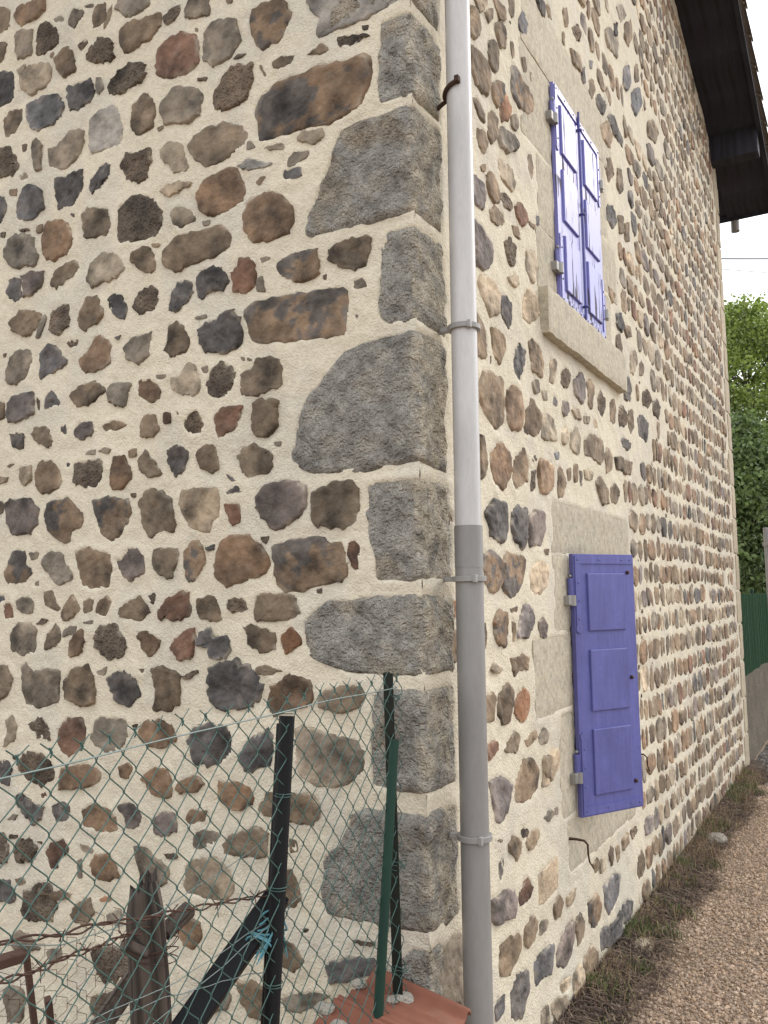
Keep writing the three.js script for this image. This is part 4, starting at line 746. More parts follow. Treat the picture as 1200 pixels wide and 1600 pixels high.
// corner blocks: bottom, top, outline of the left end as [v, u] pairs, reach along the long wall
const QUOINS = [
  [0.03, 0.30, [[0.03, -0.17], [0.30, -0.2]], 0.3], [0.325, 0.655, [[0.325, -0.13], [0.5, -0.12], [0.61, -0.107], [0.655, -0.05]], 0.085], [0.69, 1.03, [[0.69, -0.29], [0.7, -0.35], [0.75, -0.371], [0.83, -0.37], [0.885, -0.339], [0.905, -0.292], [1.0, -0.259], [1.03, -0.2]], 0.2],
  [1.085, 1.38, [[1.085, -0.18], [1.1, -0.191], [1.35, -0.175], [1.38, -0.15]], 0.205], [1.415, 1.652, [[1.415, -0.269], [1.45, -0.363], [1.486, -0.423], [1.574, -0.422], [1.606, -0.393], [1.643, -0.32], [1.652, -0.2]], 0.2], [1.695, 2.005, [[1.695, -0.16], [1.79, -0.167], [1.833, -0.189], [1.99, -0.186], [2.005, -0.15]], 0.205],
  [2.045, 2.455, [[2.045, -0.4], [2.06, -0.43], [2.092, -0.468], [2.22, -0.447], [2.3, -0.411], [2.372, -0.321], [2.424, -0.255], [2.447, -0.177], [2.455, -0.1]], 0.19], [2.48, 2.785, [[2.48, -0.1], [2.52, -0.136], [2.712, -0.128], [2.785, -0.097]], 0.2], [2.825, 3.175, [[2.825, -0.39], [2.84, -0.4], [2.9, -0.398], [3.115, -0.294], [3.165, -0.269], [3.175, -0.2]], 0.195],
  [3.205, 3.485, [[3.205, -0.13], [3.485, -0.112]], 0.205], [3.52, 3.86, [[3.52, -0.3], [3.86, -0.28]], 0.2], [3.9, 4.2, [[3.9, -0.16], [4.2, -0.15]], 0.36], [4.24, 4.6, [[4.24, -0.36], [4.6, -0.34]], 0.2], [4.64, 5.0, [[4.64, -0.18], [5, -0.18]], 0.4], [5.04, 5.44, [[5.04, -0.38], [5.44, -0.36]], 0.2], [5.48, 5.85, [[5.48, -0.2], [5.85, -0.2]], 0.36],
];
const overlaps = (a, b, m) => a[0] < b[2] + m && a[2] > b[0] - m && a[1] < b[3] + m && a[3] > b[1] - m;
const boxesOf = (list) => list.map((s) => bboxOf(s.P));
{ // left wall (faces +z): traced stones are parts, what runs on outside them is one mass
  const tb = boxesOf(leftList), R = rngOf(5);
  const extra = coursed(R, -3.3, -0.02, 0.02, () => 5.85, (b) => {
    if (b[2] > -1.85 - 0.038 * b[1] && b[1] < 3.5 - 0.36 * b[0]) return true; // the traced field
    if (tb.some((t) => overlaps(b, t, 0.012))) return true;
    return QUOINS.some(([v0, v1, e]) => b[2] > Math.min(...e.map((q) => q[1])) - 0.02 && b[1] < v1 + 0.02 && b[3] > v0 - 0.02);
  });
  const skin = mortarSkin(-3.3, 0, 0, 5.9, 0.01, (u, v) => !(u > -0.05 && QUOINS.some((q) => v > q[0] + 0.015 && v < q[1] - 0.015)), leftList.concat(extra, QUOINS.map(([v0, v1, e]) => ({ P: [[0.1, v0], ...e.map(([v, u]) => [u, v]), [0.1, v1]] }))), 401);
  const core = white(uvBox(box(-3.3, -0.02, -0.1, 6.0, -0.45, -0.025)));
  const wall = part('wall', merged([skin, core]), M.mortar, house);
  leftList.forEach((s, i) => part('stone', stoneGeometry(s, 1000 + i * 7, 1, 1.08), 'v'.includes(s.tone) ? M.vesicular : M.basalt, wall));
  const mass = part('stonework', merged(extra.map((s, i) => stoneGeometry(s, 9000 + i * 3, 0.5))), M.basalt, wall); mass.userData.kind = 'stuff';
}
const OPEN = [1.4, 2.04, 0.74, 1.81];
{ // long wall (faces +x): local x runs away from the corner
  const tb = boxesOf(rightList), R = rngOf(8), sb = SURROUND.map((q) => [q[0], q[2], q[1], q[3]]);
  const extra = coursed(R, 0.03, LEN - 0.26, 0.03, (s) => rake(s) - 0.05, (b) => {
    if (b[0] < 0.42 && b[1] < 3.9) return true; // behind the pipe: traced
    if (b[0] < 1.12 && b[1] > 0.35 && b[3] < 4.0 && tb.some((t) => overlaps(b, t, 0.022))) return true;
    if (tb.some((t) => overlaps(b, t, 0.008))) return true;
    return sb.some((t) => overlaps(b, t, 0.016));
  });
  const skin = mortarSkin(0, LEN, 0, 7.0, 0.02, (s, v) => v < rake(s) + 0.05 && !(s < 0.05 && QUOINS.some((q) => v > q[0] + 0.02 && v < q[1] - 0.02)) && !(s > OPEN[0] && s < OPEN[1] && v > OPEN[2] && v < OPEN[3]), rightList.concat(extra, QUOINS.map(([v0, v1, e, r]) => ({ P: [[-0.1, v0], [r, v0], [r, v1], [-0.1, v1]] })), SURROUND.map(([a, b, c, d]) => ({ P: [[a, c], [b, c], [b, d], [a, d]] }))), 431);
  const cores = [box(0.02, OPEN[0], -0.1, 5.6, -0.45, -0.025), box(OPEN[1], LEN, -0.1, 5.6, -0.45, -0.025), box(OPEN[0], OPEN[1], -0.1, OPEN[2], -0.45, -0.025), box(OPEN[0], OPEN[1], OPEN[3], 5.6, -0.45, -0.025)];
  const gs = new THREE.Shape([[0.02, 5.6], [LEN, 5.6], [LEN, rake(LEN)], [RIDGE, rake(RIDGE)], [0.02, rake(0.02)]].map((q) => new THREE.Vector2(...q)));
  const gable = new THREE.ExtrudeGeometry(gs, { depth: 0.4, bevelEnabled: false }); gable.translate(0, 0, -0.43);
  const wall = part('wall', merged([skin, ...cores.map((g) => white(uvBox(g))), white(uvBox(gable))]), M.mortar, house); wall.rotation.y = Math.PI / 2;
  rightList.forEach((s, i) => part('stone', stoneGeometry(s, 3000 + i * 7, 0.85, 1.48), s.tone === 'v' ? M.vesicular : M.basalt, wall));  // stone colour raised here to hold lens haze and grazing light
  // the largest in the picture are parts, the rest one mass
  const cam = camera.position.clone(); camera.updateMatrixWorld(); const pm = new THREE.Matrix4().multiplyMatrices((camera.updateProjectionMatrix(), camera.projectionMatrix), camera.matrixWorldInverse);
  extra.forEach((s) => { const b = bboxOf(s.P), c = new THREE.Vector3(0, (b[1] + b[3]) / 2, -(b[0] + b[2]) / 2), d = c.distanceTo(cam), q = c.clone().applyMatrix4(pm); const seen = Math.abs(q.x) < 1 && Math.abs(q.y) < 1; s.rank = seen ? (b[2] - b[0]) * (b[3] - b[1]) / (d * d * d) : 0; });
  extra.sort((a, b) => b.rank - a.rank); const own = 300 - rightList.length;
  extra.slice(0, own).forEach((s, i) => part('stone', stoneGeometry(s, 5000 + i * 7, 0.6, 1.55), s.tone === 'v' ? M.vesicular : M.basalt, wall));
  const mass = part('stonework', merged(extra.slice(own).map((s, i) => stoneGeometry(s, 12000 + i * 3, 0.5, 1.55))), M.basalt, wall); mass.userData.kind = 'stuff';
  console.log('extra stones on the long wall', extra.length);
}
{ // the two walls out of sight, so that the house is closed
  const g = merged([uvBox(box(-3.3, 0, -0.1, 5.9, -LEN + 0.02, -LEN + 0.4)), uvBox(box(-3.75, -3.3, -0.1, 6.3, -LEN, 0))]);
  part('rear_wall', g, M.render, house);
}
function quoin(v0, v1, edge, reach, seed, zflip) { // one block that turns the corner
  const R = rngOf(seed), pos = [], uv = [], col = [], idx = []; const nl = 22, nr = Math.max(6, Math.round(reach / 0.018)), nv = Math.max(8, Math.round((v1 - v0) / 0.016)); const cols = nl + nr + 1;
  const uAt = (v) => { for (let k = 0; k < edge.length - 1; k++) if (v <= edge[k + 1][0]) return mix(edge[k][1], edge[k + 1][1], clamp((v - edge[k][0]) / (edge[k + 1][0] - edge[k][0]), 0, 1)); return edge[edge.length - 1][1]; };
  const tone = [0.9 + 0.2 * R(), 0.97 + 0.06 * R()]; const br = 0.012;
  for (let j = -1; j <= nv + 1; j++) {
    const jj = clamp(j, 0, nv), t = jj / nv, back = j < 0 || j > nv;
    for (let i = -1; i <= cols; i++) {
      const ii = clamp(i, 0, cols - 1), rim = back || i < 0 || i === cols;
      let x, z, nx, nz, p; const left = ii <= nl;
      const vv0 = mix(v0, v1, t);
      if (left) { const u = uAt(vv0 + (fbm(ii * 0.4, seed, 3, 2) - 0.5) * 0.012) + (fbm(vv0 * 30, seed, 13, 3) - 0.5) * 0.034; p = mix(u, 0, ii / nl); x = p; z = 0; nx = 0; nz = 1; } else { p = (ii - nl) / nr * reach * (1 + 0.06 * (fbm(t * 4, seed, 9, 2) - 0.5)); x = 0; z = -p; nx = 1; nz = 0; }
      const along = p;
      let y = vv0 + (fbm(along * 9, seed * 3 + (t > 0.5 ? 1 : 0), 7, 3) - 0.5) * 0.036 * Math.pow(Math.abs(2 * t - 1), 6);
      const near = Math.min(left ? ii / nl * Math.abs(uAt(vv0)) : 1, left ? 1 : reach - p, (y - v0), (v1 - y));
      const round = smooth(0, 0.018, near);
      let dsp = (fbm(along * 12, y * 12, seed, 3) - 0.5) * 0.028 + (fbm(along * 45, y * 45, seed + 2, 3) - 0.5) * 0.02;
      dsp = mix(-0.004, 0.007 + dsp, round); if (rim) dsp = -0.03;
      // worn arris: pull points near the corner line inwards
      const ca = Math.abs(p) < br * 2 && !rim ? (1 - Math.abs(p) / (br * 2)) : 0; const wear = ca * (0.001 + 0.009 * Math.pow(fbm(y * 22, seed, 21, 4), 1.6));
      x += nx * dsp; z += nz * dsp;
      if (ii === nl) { x = dsp * 0.7; z = dsp * 0.7; } x -= wear; z -= wear;
      if (!rim || (i >= 0 && i < cols)) { /* keep */ }
      pos.push(x, y, z); const su = 0.34; uv.push(p / su + seed * 0.31, y / su + seed * 0.17);
      // the long-wall faces carry a film of lime wash from the pointing, patchy
      const wash = left ? 0.15 * smooth(0.55, 0.75, fbm(p * 16, y * 16, 33, 3)) : smooth(0.3, 0.6, fbm(p * 26, y * 20, 35, 4)) * 0.6; const smear = (1 - smooth(0.004, 0.035, Math.abs(p))) * smooth(0.38, 0.62, fbm(y * 30 + seed, p * 50, 37, 3)) * 0.55;
      const stain = smooth(0.6, 0.75, fbm(along * 7 + seed, y * 7, 39, 3)) * 0.5;
      const a = lin(133, 130, 123), b = lin(176, 165, 144), c = lin(138, 124, 102);
      for (let k = 0; k < 3; k++) col.push(mix(mix(a[k], c[k], stain), b[k], Math.max(wash, smear)) * tone[0] / graniteMean * 1.32);
    }
  }
  const W = cols + 2; for (let j = 0; j < nv + 2; j++) for (let i = 0; i < W - 1; i++) { const a = j * W + i, b = a + 1, c = a + W, d = c + 1; idx.push(a, b, c, b, d, c); }
  return geoOf(pos, idx, uv, col);
}
QUOINS.forEach((q, i) => part('corner_block', quoin(...q, 21 + i), M.quoin, house));
// far corner blocks: local frame mirrored, so they are plain dressed blocks
function block(x0, x1, y0, y1, z0, z1, seed, tone, rough = 0.006) {
  const g = new THREE.BoxGeometry(x1 - x0, y1 - y0, z1 - z0, Math.max(2, Math.round((x1 - x0) / 0.025)), Math.max(2, Math.round((y1 - y0) / 0.025)), 2); g.translate((x0 + x1) / 2, (y0 + y1) / 2, (z0 + z1) / 2);
  const p = g.attributes.position, n = g.attributes.normal, u = [], c = []; const R = rngOf(seed), gain = 0.92 + 0.16 * R();
  for (let i = 0; i < p.count; i++) {
    let x = p.getX(i), y = p.getY(i), z = p.getZ(i); const e = Math.min(x - x0, x1 - x, y - y0, y1 - y);
    const out = z > z1 - 1e-4; u.push((Math.abs(n.getX(i)) > 0.5 ? z : x) / 0.5 + seed * 0.37, (Math.abs(n.getY(i)) > 0.5 ? z : y) / 0.5 + seed * 0.23);
    if (out) z += (fbm(x * 16, y * 16, seed, 3) - 0.5) * rough - (1 - smooth(0, 0.02, e)) * 0.004;
    x += (fbm(y * 18, z * 18, seed + 1, 2) - 0.5) * 0.01; y += (fbm(x * 18, z * 18 + 4, seed + 2, 2) - 0.5) * 0.01;
    p.setXYZ(i, x, y, z); const w = smooth(0.3, 0.75, fbm(x * 40, y * 40, seed + 5, 4)), b = lin(190, 178, 155);
    for (let k = 0; k < 3; k++) c.push(mix(tone[k], b[k], w * 0.6) * gain / graniteMean * 0.92);
  }
  g.setAttribute('uv', new THREE.Float32BufferAttribute(u, 2)); g.setAttribute('color', new THREE.Float32BufferAttribute(c, 3)); g.computeVertexNormals(); return g;
}
{ const far = [0.02, 0.33, 0.66, 1.0, 1.35, 1.66, 2.0, 2.34, 2.66, 3.0, 3.36, 3.7, 4.05, 4.4, 4.72, 5.05, 5.4, 5.68];
  for (let i = 0; i < far.length - 1; i++) { const w = i % 2 ? 0.17 : 0.25; const o = part('corner_block', block(LEN - w, LEN + 0.006, far[i] + 0.012, far[i + 1] - 0.012, -0.3, 0.012, 90 + i, lin(186, 172, 148)), M.granite, house); o.rotation.y = Math.PI / 2; }
}
// window surrounds, each with its own stones
for (const [rows, name, lab] of [[SURROUND.slice(0, 8), 'window_surround', 'pale granite surround of the upper shuttered window'], [SURROUND.slice(8), 'window_surround', 'pale granite surround of the lower window']]) {
  const w = new THREE.Group(); w.name = name; w.userData.label = lab; w.rotation.y = Math.PI / 2; house.add(w);
  rows.forEach((r, i) => { const [s0, s1, v0, v1, f, nm] = r; part(nm, block(s0, s1, v0, v1, -0.2, f, 140 + i + (rows === SURROUND ? 0 : Math.round(v0 * 10)), lin(186, 178, 159), nm === 'sill' ? 0.007 : 0.006), M.granite, w); });
}
{ // the glazed lower window in its reveal behind the half-open shutter
  const w = new THREE.Group(); w.name = 'window'; w.rotation.y = Math.PI / 2; house.add(w); const [a, b, c, d] = OPEN;
  for (const g of [box(a, a + 0.05, c, d, -0.2, -0.15), box(b - 0.05, b, c, d, -0.2, -0.15), box(a + 0.05, b - 0.05, c, c + 0.05, -0.2, -0.15), box(a + 0.05, b - 0.05, d - 0.05, d, -0.2, -0.15), box((a + b) / 2 - 0.03, (a + b) / 2 + 0.03, c + 0.05, d - 0.05, -0.198, -0.148)]) part('frame', uvBox(g), M.oldWood, w);
  for (const [p, q] of [[a + 0.05, (a + b) / 2 - 0.03], [(a + b) / 2 + 0.03, b - 0.05]]) part('pane', box(p, q, c + 0.05, d - 0.05, -0.18, -0.174), M.glass, w);
}

// ---------------------------------------------------------------- roof
{
  const roof = new THREE.Group(); roof.name = 'roof'; house.add(roof); const OV = 0.46, END = 7.52, ang = Math.atan(SLOPE);
  // soffit boards under the gable overhang, running down the slope
  const slopeBox = (x0, x1, s0, s1, o0, o1, m, name) => { // box lying on the slope: s along plan, o above the soffit plane
    const c = Math.cos(ang), up = s1 <= RIDGE ? 1 : -1, L = (s1 - s0) / c, g = uvBox(new THREE.BoxGeometry(x1 - x0, o1 - o0, L)); const sm = (s0 + s1) / 2, om = (o0 + o1) / 2;
    g.rotateX(up > 0 ? ang : -ang); g.translate((x0 + x1) / 2, rake(sm) + om / c, -sm); return part(name, g, m, roof); };
  for (const [a, b] of [[RIDGE, END], [-0.75, RIDGE]]) {
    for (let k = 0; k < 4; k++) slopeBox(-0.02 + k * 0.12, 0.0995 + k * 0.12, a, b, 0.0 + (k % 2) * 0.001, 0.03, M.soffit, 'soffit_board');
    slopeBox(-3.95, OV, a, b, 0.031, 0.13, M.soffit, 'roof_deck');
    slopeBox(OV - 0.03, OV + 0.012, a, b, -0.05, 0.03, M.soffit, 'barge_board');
  }
  // projecting timbers that carry the overhang
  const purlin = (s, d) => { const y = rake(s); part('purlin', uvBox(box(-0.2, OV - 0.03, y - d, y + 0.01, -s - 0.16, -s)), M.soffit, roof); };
  purlin(6.32, 0.25); purlin(3.26, 0.22);
  // verge tiles: half-round, each lapping the one below
  const verge = (s0) => { const n = 10, pos = [], idx = [], uv = [], L = 0.42, r0 = 0.095, r1 = 0.078; const c = Math.cos(ang), s_ = Math.sin(ang), up = s0 < RIDGE ? 1 : -1;
    for (const [t, r] of [[0, r1], [1, r0]]) for (const rr of [r, r - 0.014]) for (let k = 0; k <= n; k++) { const a = Math.PI * k / n; const x = OV - 0.03 + rr * Math.cos(a), o = 0.03 + rr * Math.sin(a) * 0.75 + (up > 0 ? (1 - t) : t) * 0.012; const s = s0 + t * L * c; pos.push(x, rake(s) + o, -s); uv.push(k / n * 0.5, t + s0); }
    const w = n + 1; const quad = (a, b, c2, d) => idx.push(a, b, c2, b, d, c2);
    for (let k = 0; k < n; k++) { quad(k, k + 1, 2 * w + k, 2 * w + k + 1); quad(w + k + 1, w + k, 3 * w + k + 1, 3 * w + k); quad(2 * w + k, 2 * w + k + 1, 3 * w + k, 3 * w + k + 1); quad(w + k, w + k + 1, k, k + 1); }
    part('verge_tile', geoOf(pos, idx, uv), M.roofTile, roof); };
  for (let s = RIDGE + 0.05; s < END - 0.2; s += 0.33) verge(s);
  slopeBox(-3.95, OV - 0.1, RIDGE, END, 0.131, 0.19, M.roofTile, 'tile_field'); slopeBox(-3.95, OV - 0.1, -0.75, RIDGE, 0.131, 0.19, M.roofTile, 'tile_field');
  // eaves board and gutter end at the far eave
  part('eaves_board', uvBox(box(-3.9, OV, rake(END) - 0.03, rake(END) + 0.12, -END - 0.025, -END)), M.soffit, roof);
  part('gutter_outlet', new THREE.CylinderGeometry(0.045, 0.045, 0.16, 12).translate(0.05, rake(END) - 0.06, -END - 0.06), M.steel, roof);
}

// ---------------------------------------------------------------- shutters
function panelGeo(w, h) { const s = new THREE.Shape(); s.moveTo(0, 0); s.lineTo(w, 0); s.lineTo(w, h); s.lineTo(0, h); s.closePath(); const g = new THREE.ExtrudeGeometry(s, { depth: 0.004, bevelEnabled: true, bevelThickness: 0.007, bevelSize: 0.004, bevelSegments: 2 }); return g; }
function leaf(w, h, paint, worn, mirror, label, t = 0.026) {
  const o = new THREE.Group(); o.name = 'shutter'; o.userData.label = label; const X = (x) => mirror ? w - x : x;
  const bx = (x0, x1, y0, y1, z0, z1, r) => uvBox(box(Math.min(X(x0), X(x1)), Math.max(X(x0), X(x1)), y0, y1, z0, z1, r), 0.6);
  const px0 = 0.2 * w, px1 = 0.82 * w;
  { const s = new THREE.Shape([[0, 0], [w, 0], [w, h], [0, h]].map((q) => new THREE.Vector2(...q))), g = new THREE.ExtrudeGeometry(s, { depth: t - 0.004, bevelEnabled: true, bevelThickness: 0.002, bevelSize: 0.002, bevelOffset: -0.002, bevelSegments: 2 }); g.translate(0, 0, 0.002); part('board', uvBox(g, 0.6), paint, o); }
  for (const [f0, f1] of [[0.075, 0.302], [0.372, 0.61], [0.675, 0.925]]) { const g = panelGeo(px1 - px0 - 0.01, h * (f1 - f0) - 0.01); g.translate((mirror ? w - px1 : px0) + 0.005, h * (1 - f1) + 0.005, t); uvBox(g, 0.6); { const u = g.attributes.uv; for (let i = 0; i < u.count; i++) u.setXY(i, u.getX(i) + (mirror ? 0.43 : 0.11) + f0 * 0.7, u.getY(i) + f0 * 1.3); } part('panel', g, paint, o); }
  // iron corner straps with rivets
  for (const top of [1, 0]) { const y0 = top ? h - 0.042 : 0.008, y1 = top ? h - 0.008 : 0.042; part('strap', bx(0.006, w - 0.008, y0, y1, t, t + 0.006), paint, o); part('strap', top ? bx(0.006, 0.036, h * 0.71, y0 - 0.0005, t, t + 0.006) : bx(0.006, 0.036, y1 + 0.0005, h * 0.30, t, t + 0.006), paint, o); const cap = new THREE.CylinderGeometry(0.019, 0.019, 0.006, 14); cap.rotateX(Math.PI / 2); cap.translate(X(0.021), top ? h * 0.71 : h * 0.30, t + 0.0032); part('strap', cap, paint, o);
    for (const [fx, fy] of [[0.06, 0], [0.4, 0], [0.78, 0], [0.92, 0], [0.06, 0.09], [0.06, 0.16], [0.06, 0.23]]) { const g = new THREE.SphereGeometry(0.0052, 8, 5); g.scale(1, 1, 0.7); g.translate(X(fx * w), top ? h - 0.025 - fy * h : 0.025 + fy * h, t + 0.006); part('rivet', g, worn ? M.iron : paint, o); } }
  // hinge knuckles on the edge
  for (const f of [0.16, 0.83]) { const y = h * f; const k = new THREE.CylinderGeometry(0.014, 0.014, 0.075, 12); k.translate(X(-0.006), y + 0.045, 0.012); part('hinge_knuckle', k, paint, o); const pn = new THREE.SphereGeometry(0.008, 8, 6); pn.translate(X(-0.006), y + 0.092, 0.012); part('hinge_pin', pn, M.steel, o); }
  return o;
}
function pintle(parent, s, y, dir) { const g = merged([box(Math.min(s, s + dir * 0.05), Math.max(s, s + dir * 0.05), y - 0.02, y + 0.022, -0.03, 0.03, 0.004), (() => { const c = new THREE.CylinderGeometry(0.017, 0.017, 0.045, 12); c.translate(s, y, 0.026); return c; })()]); const p = part('pintle', uvBox(g), M.steel, parent); p.rotation.y = Math.PI / 2; }
{
  const W = 0.357, Hh = 1.04, y0 = 2.932;
  const a = leaf(W, Hh, M.paintWorn, true, false, 'near leaf of the closed upper pair, weathered and glaring pale', 0.018); a.rotation.y = Math.PI / 2; a.position.set(0.004, y0, -1.366); house.add(a);
  const b = leaf(W, Hh, M.paintWorn, true, true, 'far leaf of the closed upper pair, weathered with flaking paint', 0.018); b.rotation.y = Math.PI / 2; b.position.set(0.004, y0, -1.366 - W - 0.006); house.add(b);
  // meeting rod of the closed pair
  const rod = part('shutter_rod', merged([tube([[0.034, y0 + 0.02, -1.366 - W + 0.012], [0.034, y0 + Hh + 0.02, -1.366 - W + 0.012]], 0.006, 8), ...[0.08, 0.52, 0.93].map((f) => { const g = new THREE.TorusGeometry(0.012, 0.004, 6, 12); g.rotateX(Math.PI / 2); g.translate(0.034, y0 + Hh * f, -1.366 - W + 0.012); return g; })]), M.paint, house);
  for (const f of [0.16, 0.83]) { pintle(house, 1.352, y0 + Hh * f - 0.012, -1); pintle(house, 1.366 + 2 * W + 0.018, y0 + Hh * f - 0.012, 1); }
  const c = leaf(0.362, 1.1, M.paint, false, false, 'purple three-panel leaf of the lower window, standing ajar'); c.rotation.y = Math.PI / 2 - THREE.MathUtils.degToRad(29.5); c.position.set(0.012, 0.722, -1.366); house.add(c);
  for (const f of [0.16, 0.83]) pintle(house, 1.352, 0.722 + 1.1 * f - 0.012, -1);
  // knob on the leaf, catches in the wall
  const kn = new THREE.SphereGeometry(0.009, 10, 6); kn.translate(0.32, 0.46 + 0.1, 0.03); part('knob', kn, M.iron, c); const kn2 = new THREE.SphereGeometry(0.009, 10, 6); kn2.translate(0.318, 0.115, 0.03); part('knob', kn2, M.iron, c); const kn3 = new THREE.SphereGeometry(0.009, 10, 6); kn3.translate(0.32, 1.02, 0.03); part('knob', kn3, M.iron, c);
  part('shutter_hook', tube([[0, 0.655, -1.27], [0.03, 0.655, -1.275], [0.06, 0.65, -1.285], [0.072, 0.635, -1.29], [0.072, 0.60, -1.292], [0.074, 0.565, -1.30], [0.082, 0.53, -1.33]], 0.006, 7, 0.003), M.iron, house);
  part('shutter_hook', tube([[-0.01, 0.80, -2.47], [0.03, 0.80, -2.475], [0.045, 0.785, -2.48], [0.045, 0.74, -2.485], [0.052, 0.71, -2.50]], 0.005, 7, 0.003), M.iron, house);
}

// ---------------------------------------------------------------- downpipe
{
  const p = thing('downpipe', 'grey plastic rain downpipe beside the house corner, pale above and dark below', 'downpipe', [0.088, 0, -0.128]); const ax = (y) => -0.0112 * (y - 0.4);
  const cyl = (y0, y1, r, n = 28) => { const g = tube([[0, y0, ax(y0)], [0, (y0 + y1) / 2, ax((y0 + y1) / 2)], [0, y1, ax(y1)]], r, n); const q = g.attributes.position; return g; };
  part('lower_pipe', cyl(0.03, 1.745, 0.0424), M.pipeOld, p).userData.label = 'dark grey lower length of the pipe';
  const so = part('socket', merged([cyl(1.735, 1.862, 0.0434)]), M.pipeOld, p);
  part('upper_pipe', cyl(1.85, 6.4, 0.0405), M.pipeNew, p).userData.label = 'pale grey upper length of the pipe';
  for (const y of [2.482, 1.70, 0.944]) {
    const c = new THREE.Group(); c.name = 'clamp'; c.position.set(0, y, ax(y)); p.add(c);
    const s = new THREE.Shape(); s.absarc(0, 0, 0.0505, 0, Math.PI * 2); const hole = new THREE.Path(); hole.absarc(0, 0, 0.0428, 0, Math.PI * 2, true); s.holes.push(hole);
    const ring = new THREE.ExtrudeGeometry(s, { depth: 0.014, bevelEnabled: true, bevelSize: 0.0012, bevelThickness: 0.0012, bevelSegments: 1, curveSegments: 28 }); ring.rotateX(Math.PI / 2); ring.translate(0, 0.008, 0); part('band', ring, M.clamp, c);
    const lug = new RoundedBoxGeometry(0.012, 0.024, 0.016, 1, 0.002); lug.translate(0.035, 0.001, 0.037); part('lug', lug, M.clamp, c);
    part('stem', tube([[-0.045, 0.001, 0.0], [-0.1, 0.001, 0.0]], 0.007, 8), M.clamp, c);
    const lug2 = new RoundedBoxGeometry(0.03, 0.014, 0.02, 1, 0.002); lug2.translate(-0.058, 0.001, 0.012); part('lug', lug2, M.clamp, c);
  }
  // an old iron bracket that only half holds the pipe
  const y = 3.262; const pts = []; for (let k = 0; k <= 8; k++) { const a = Math.PI * (1.0 - k / 8 * 0.62); pts.push([0.047 * Math.cos(a), y - 0.012 + 0.03 * k / 8, ax(y) + 0.047 * Math.sin(a)]); }
  part('old_bracket', merged([tube([[-0.09, y - 0.03, ax(y) - 0.005], [-0.065, y - 0.022, ax(y) + 0.002], ...pts], 0.0075, 7), new RoundedBoxGeometry(0.016, 0.022, 0.02, 1, 0.003).translate(pts[8][0] - 0.002, pts[8][1] + 0.002, pts[8][2] + 0.003)]), M.oldIron, p);
}

// ---------------------------------------------------------------- garden wall with tile coping
{
  const gw = thing('garden_wall', 'low garden wall with terracotta tile coping below the wire fence', 'wall', [0, 0, 0]);
  const body = box(-0.15, 0.07, -0.05, 0.5, 0.03, 2.6); part('masonry', uvBox(body), M.render, gw);
  const tile = (z0, seed) => { const W = 0.235, nz = 30, nx = 10, pos = [], uv = [], idx = []; const R = rngOf(seed), tilt = (R() - 0.5) * 0.01;
    const prof = (t) => { const roll = (c, w, h) => { const d = (t - c) / w; return Math.abs(d) < 1 ? h * Math.cos(d * Math.PI / 2) : 0; }; return roll(0.06, 0.09, 0.02) + roll(0.42, 0.05, 0.007) + roll(0.62, 0.05, 0.007) + roll(0.96, 0.1, 0.024) + 0.004 * t; };
    for (const lay of [0, 1]) for (let i = 0; i <= nx; i++) for (let j = 0; j <= nz; j++) { const t = j / nz, f = i / nx; const x = mix(-0.16, 0.128, f) + (fbm(t * 6, seed, 3, 2) - 0.5) * (f === 0 ? 0.02 : 0.003), z = z0 + t * W; pos.push(x, 0.572 - 0.056 * f + prof(t) + tilt * t - lay * 0.014 + (fbm(x * 60, z * 60, seed, 2) - 0.5) * 0.0015, z); uv.push(x / 0.4 + seed, z / 0.4); }
    const w = nz + 1, off = (nx + 1) * w; for (let i = 0; i < nx; i++) for (let j = 0; j < nz; j++) { const a = i * w + j; idx.push(a, a + 1, a + w, a + 1, a + w + 1, a + w); const b = a + off; idx.push(b, b + w, b + 1, b + 1, b + w, b + w + 1); }
    const seam = (a, b) => idx.push(a, b, a + off, b, b + off, a + off);
    for (let j = 0; j < nz; j++) { seam(j + 1, j); seam(nx * w + j, nx * w + j + 1); } for (let i = 0; i < nx; i++) { seam(i * w, (i + 1) * w); seam((i + 1) * w + nz, i * w + nz); }
    part('coping_tile', geoOf(pos, idx, uv), M.clay, gw); };
  for (let k = 0; k < 11; k++) tile(0.012 + k * 0.222, 200 + k);
  const lump = (x, y, z, r, seed) => { const g = new THREE.IcosahedronGeometry(r, 2), p = g.attributes.position; for (let i = 0; i < p.count; i++) { const a = p.getX(i), b = p.getY(i), c = p.getZ(i), k = 0.7 + 0.7 * fbm(a / r * 1.6 + seed, b / r * 1.6 + c / r, seed, 3); p.setXYZ(i, a * k, b * k * 0.55, c * k); } g.computeVertexNormals(); g.translate(x, y, z); part('mortar_lump', uvBox(g), M.grout, gw); };
  lump(-0.04, 0.552, 0.085, 0.024, 3); lump(-0.055, 0.556, 0.115, 0.017, 4); lump(-0.04, 0.556, 0.24, 0.018, 5); lump(-0.06, 0.577, 0.37, 0.034, 6); lump(-0.085, 0.578, 0.345, 0.02, 7); lump(-0.16, 0.58, 0.12, 0.022, 9); lump(-0.17, 0.575, 0.28, 0.025, 10);
}

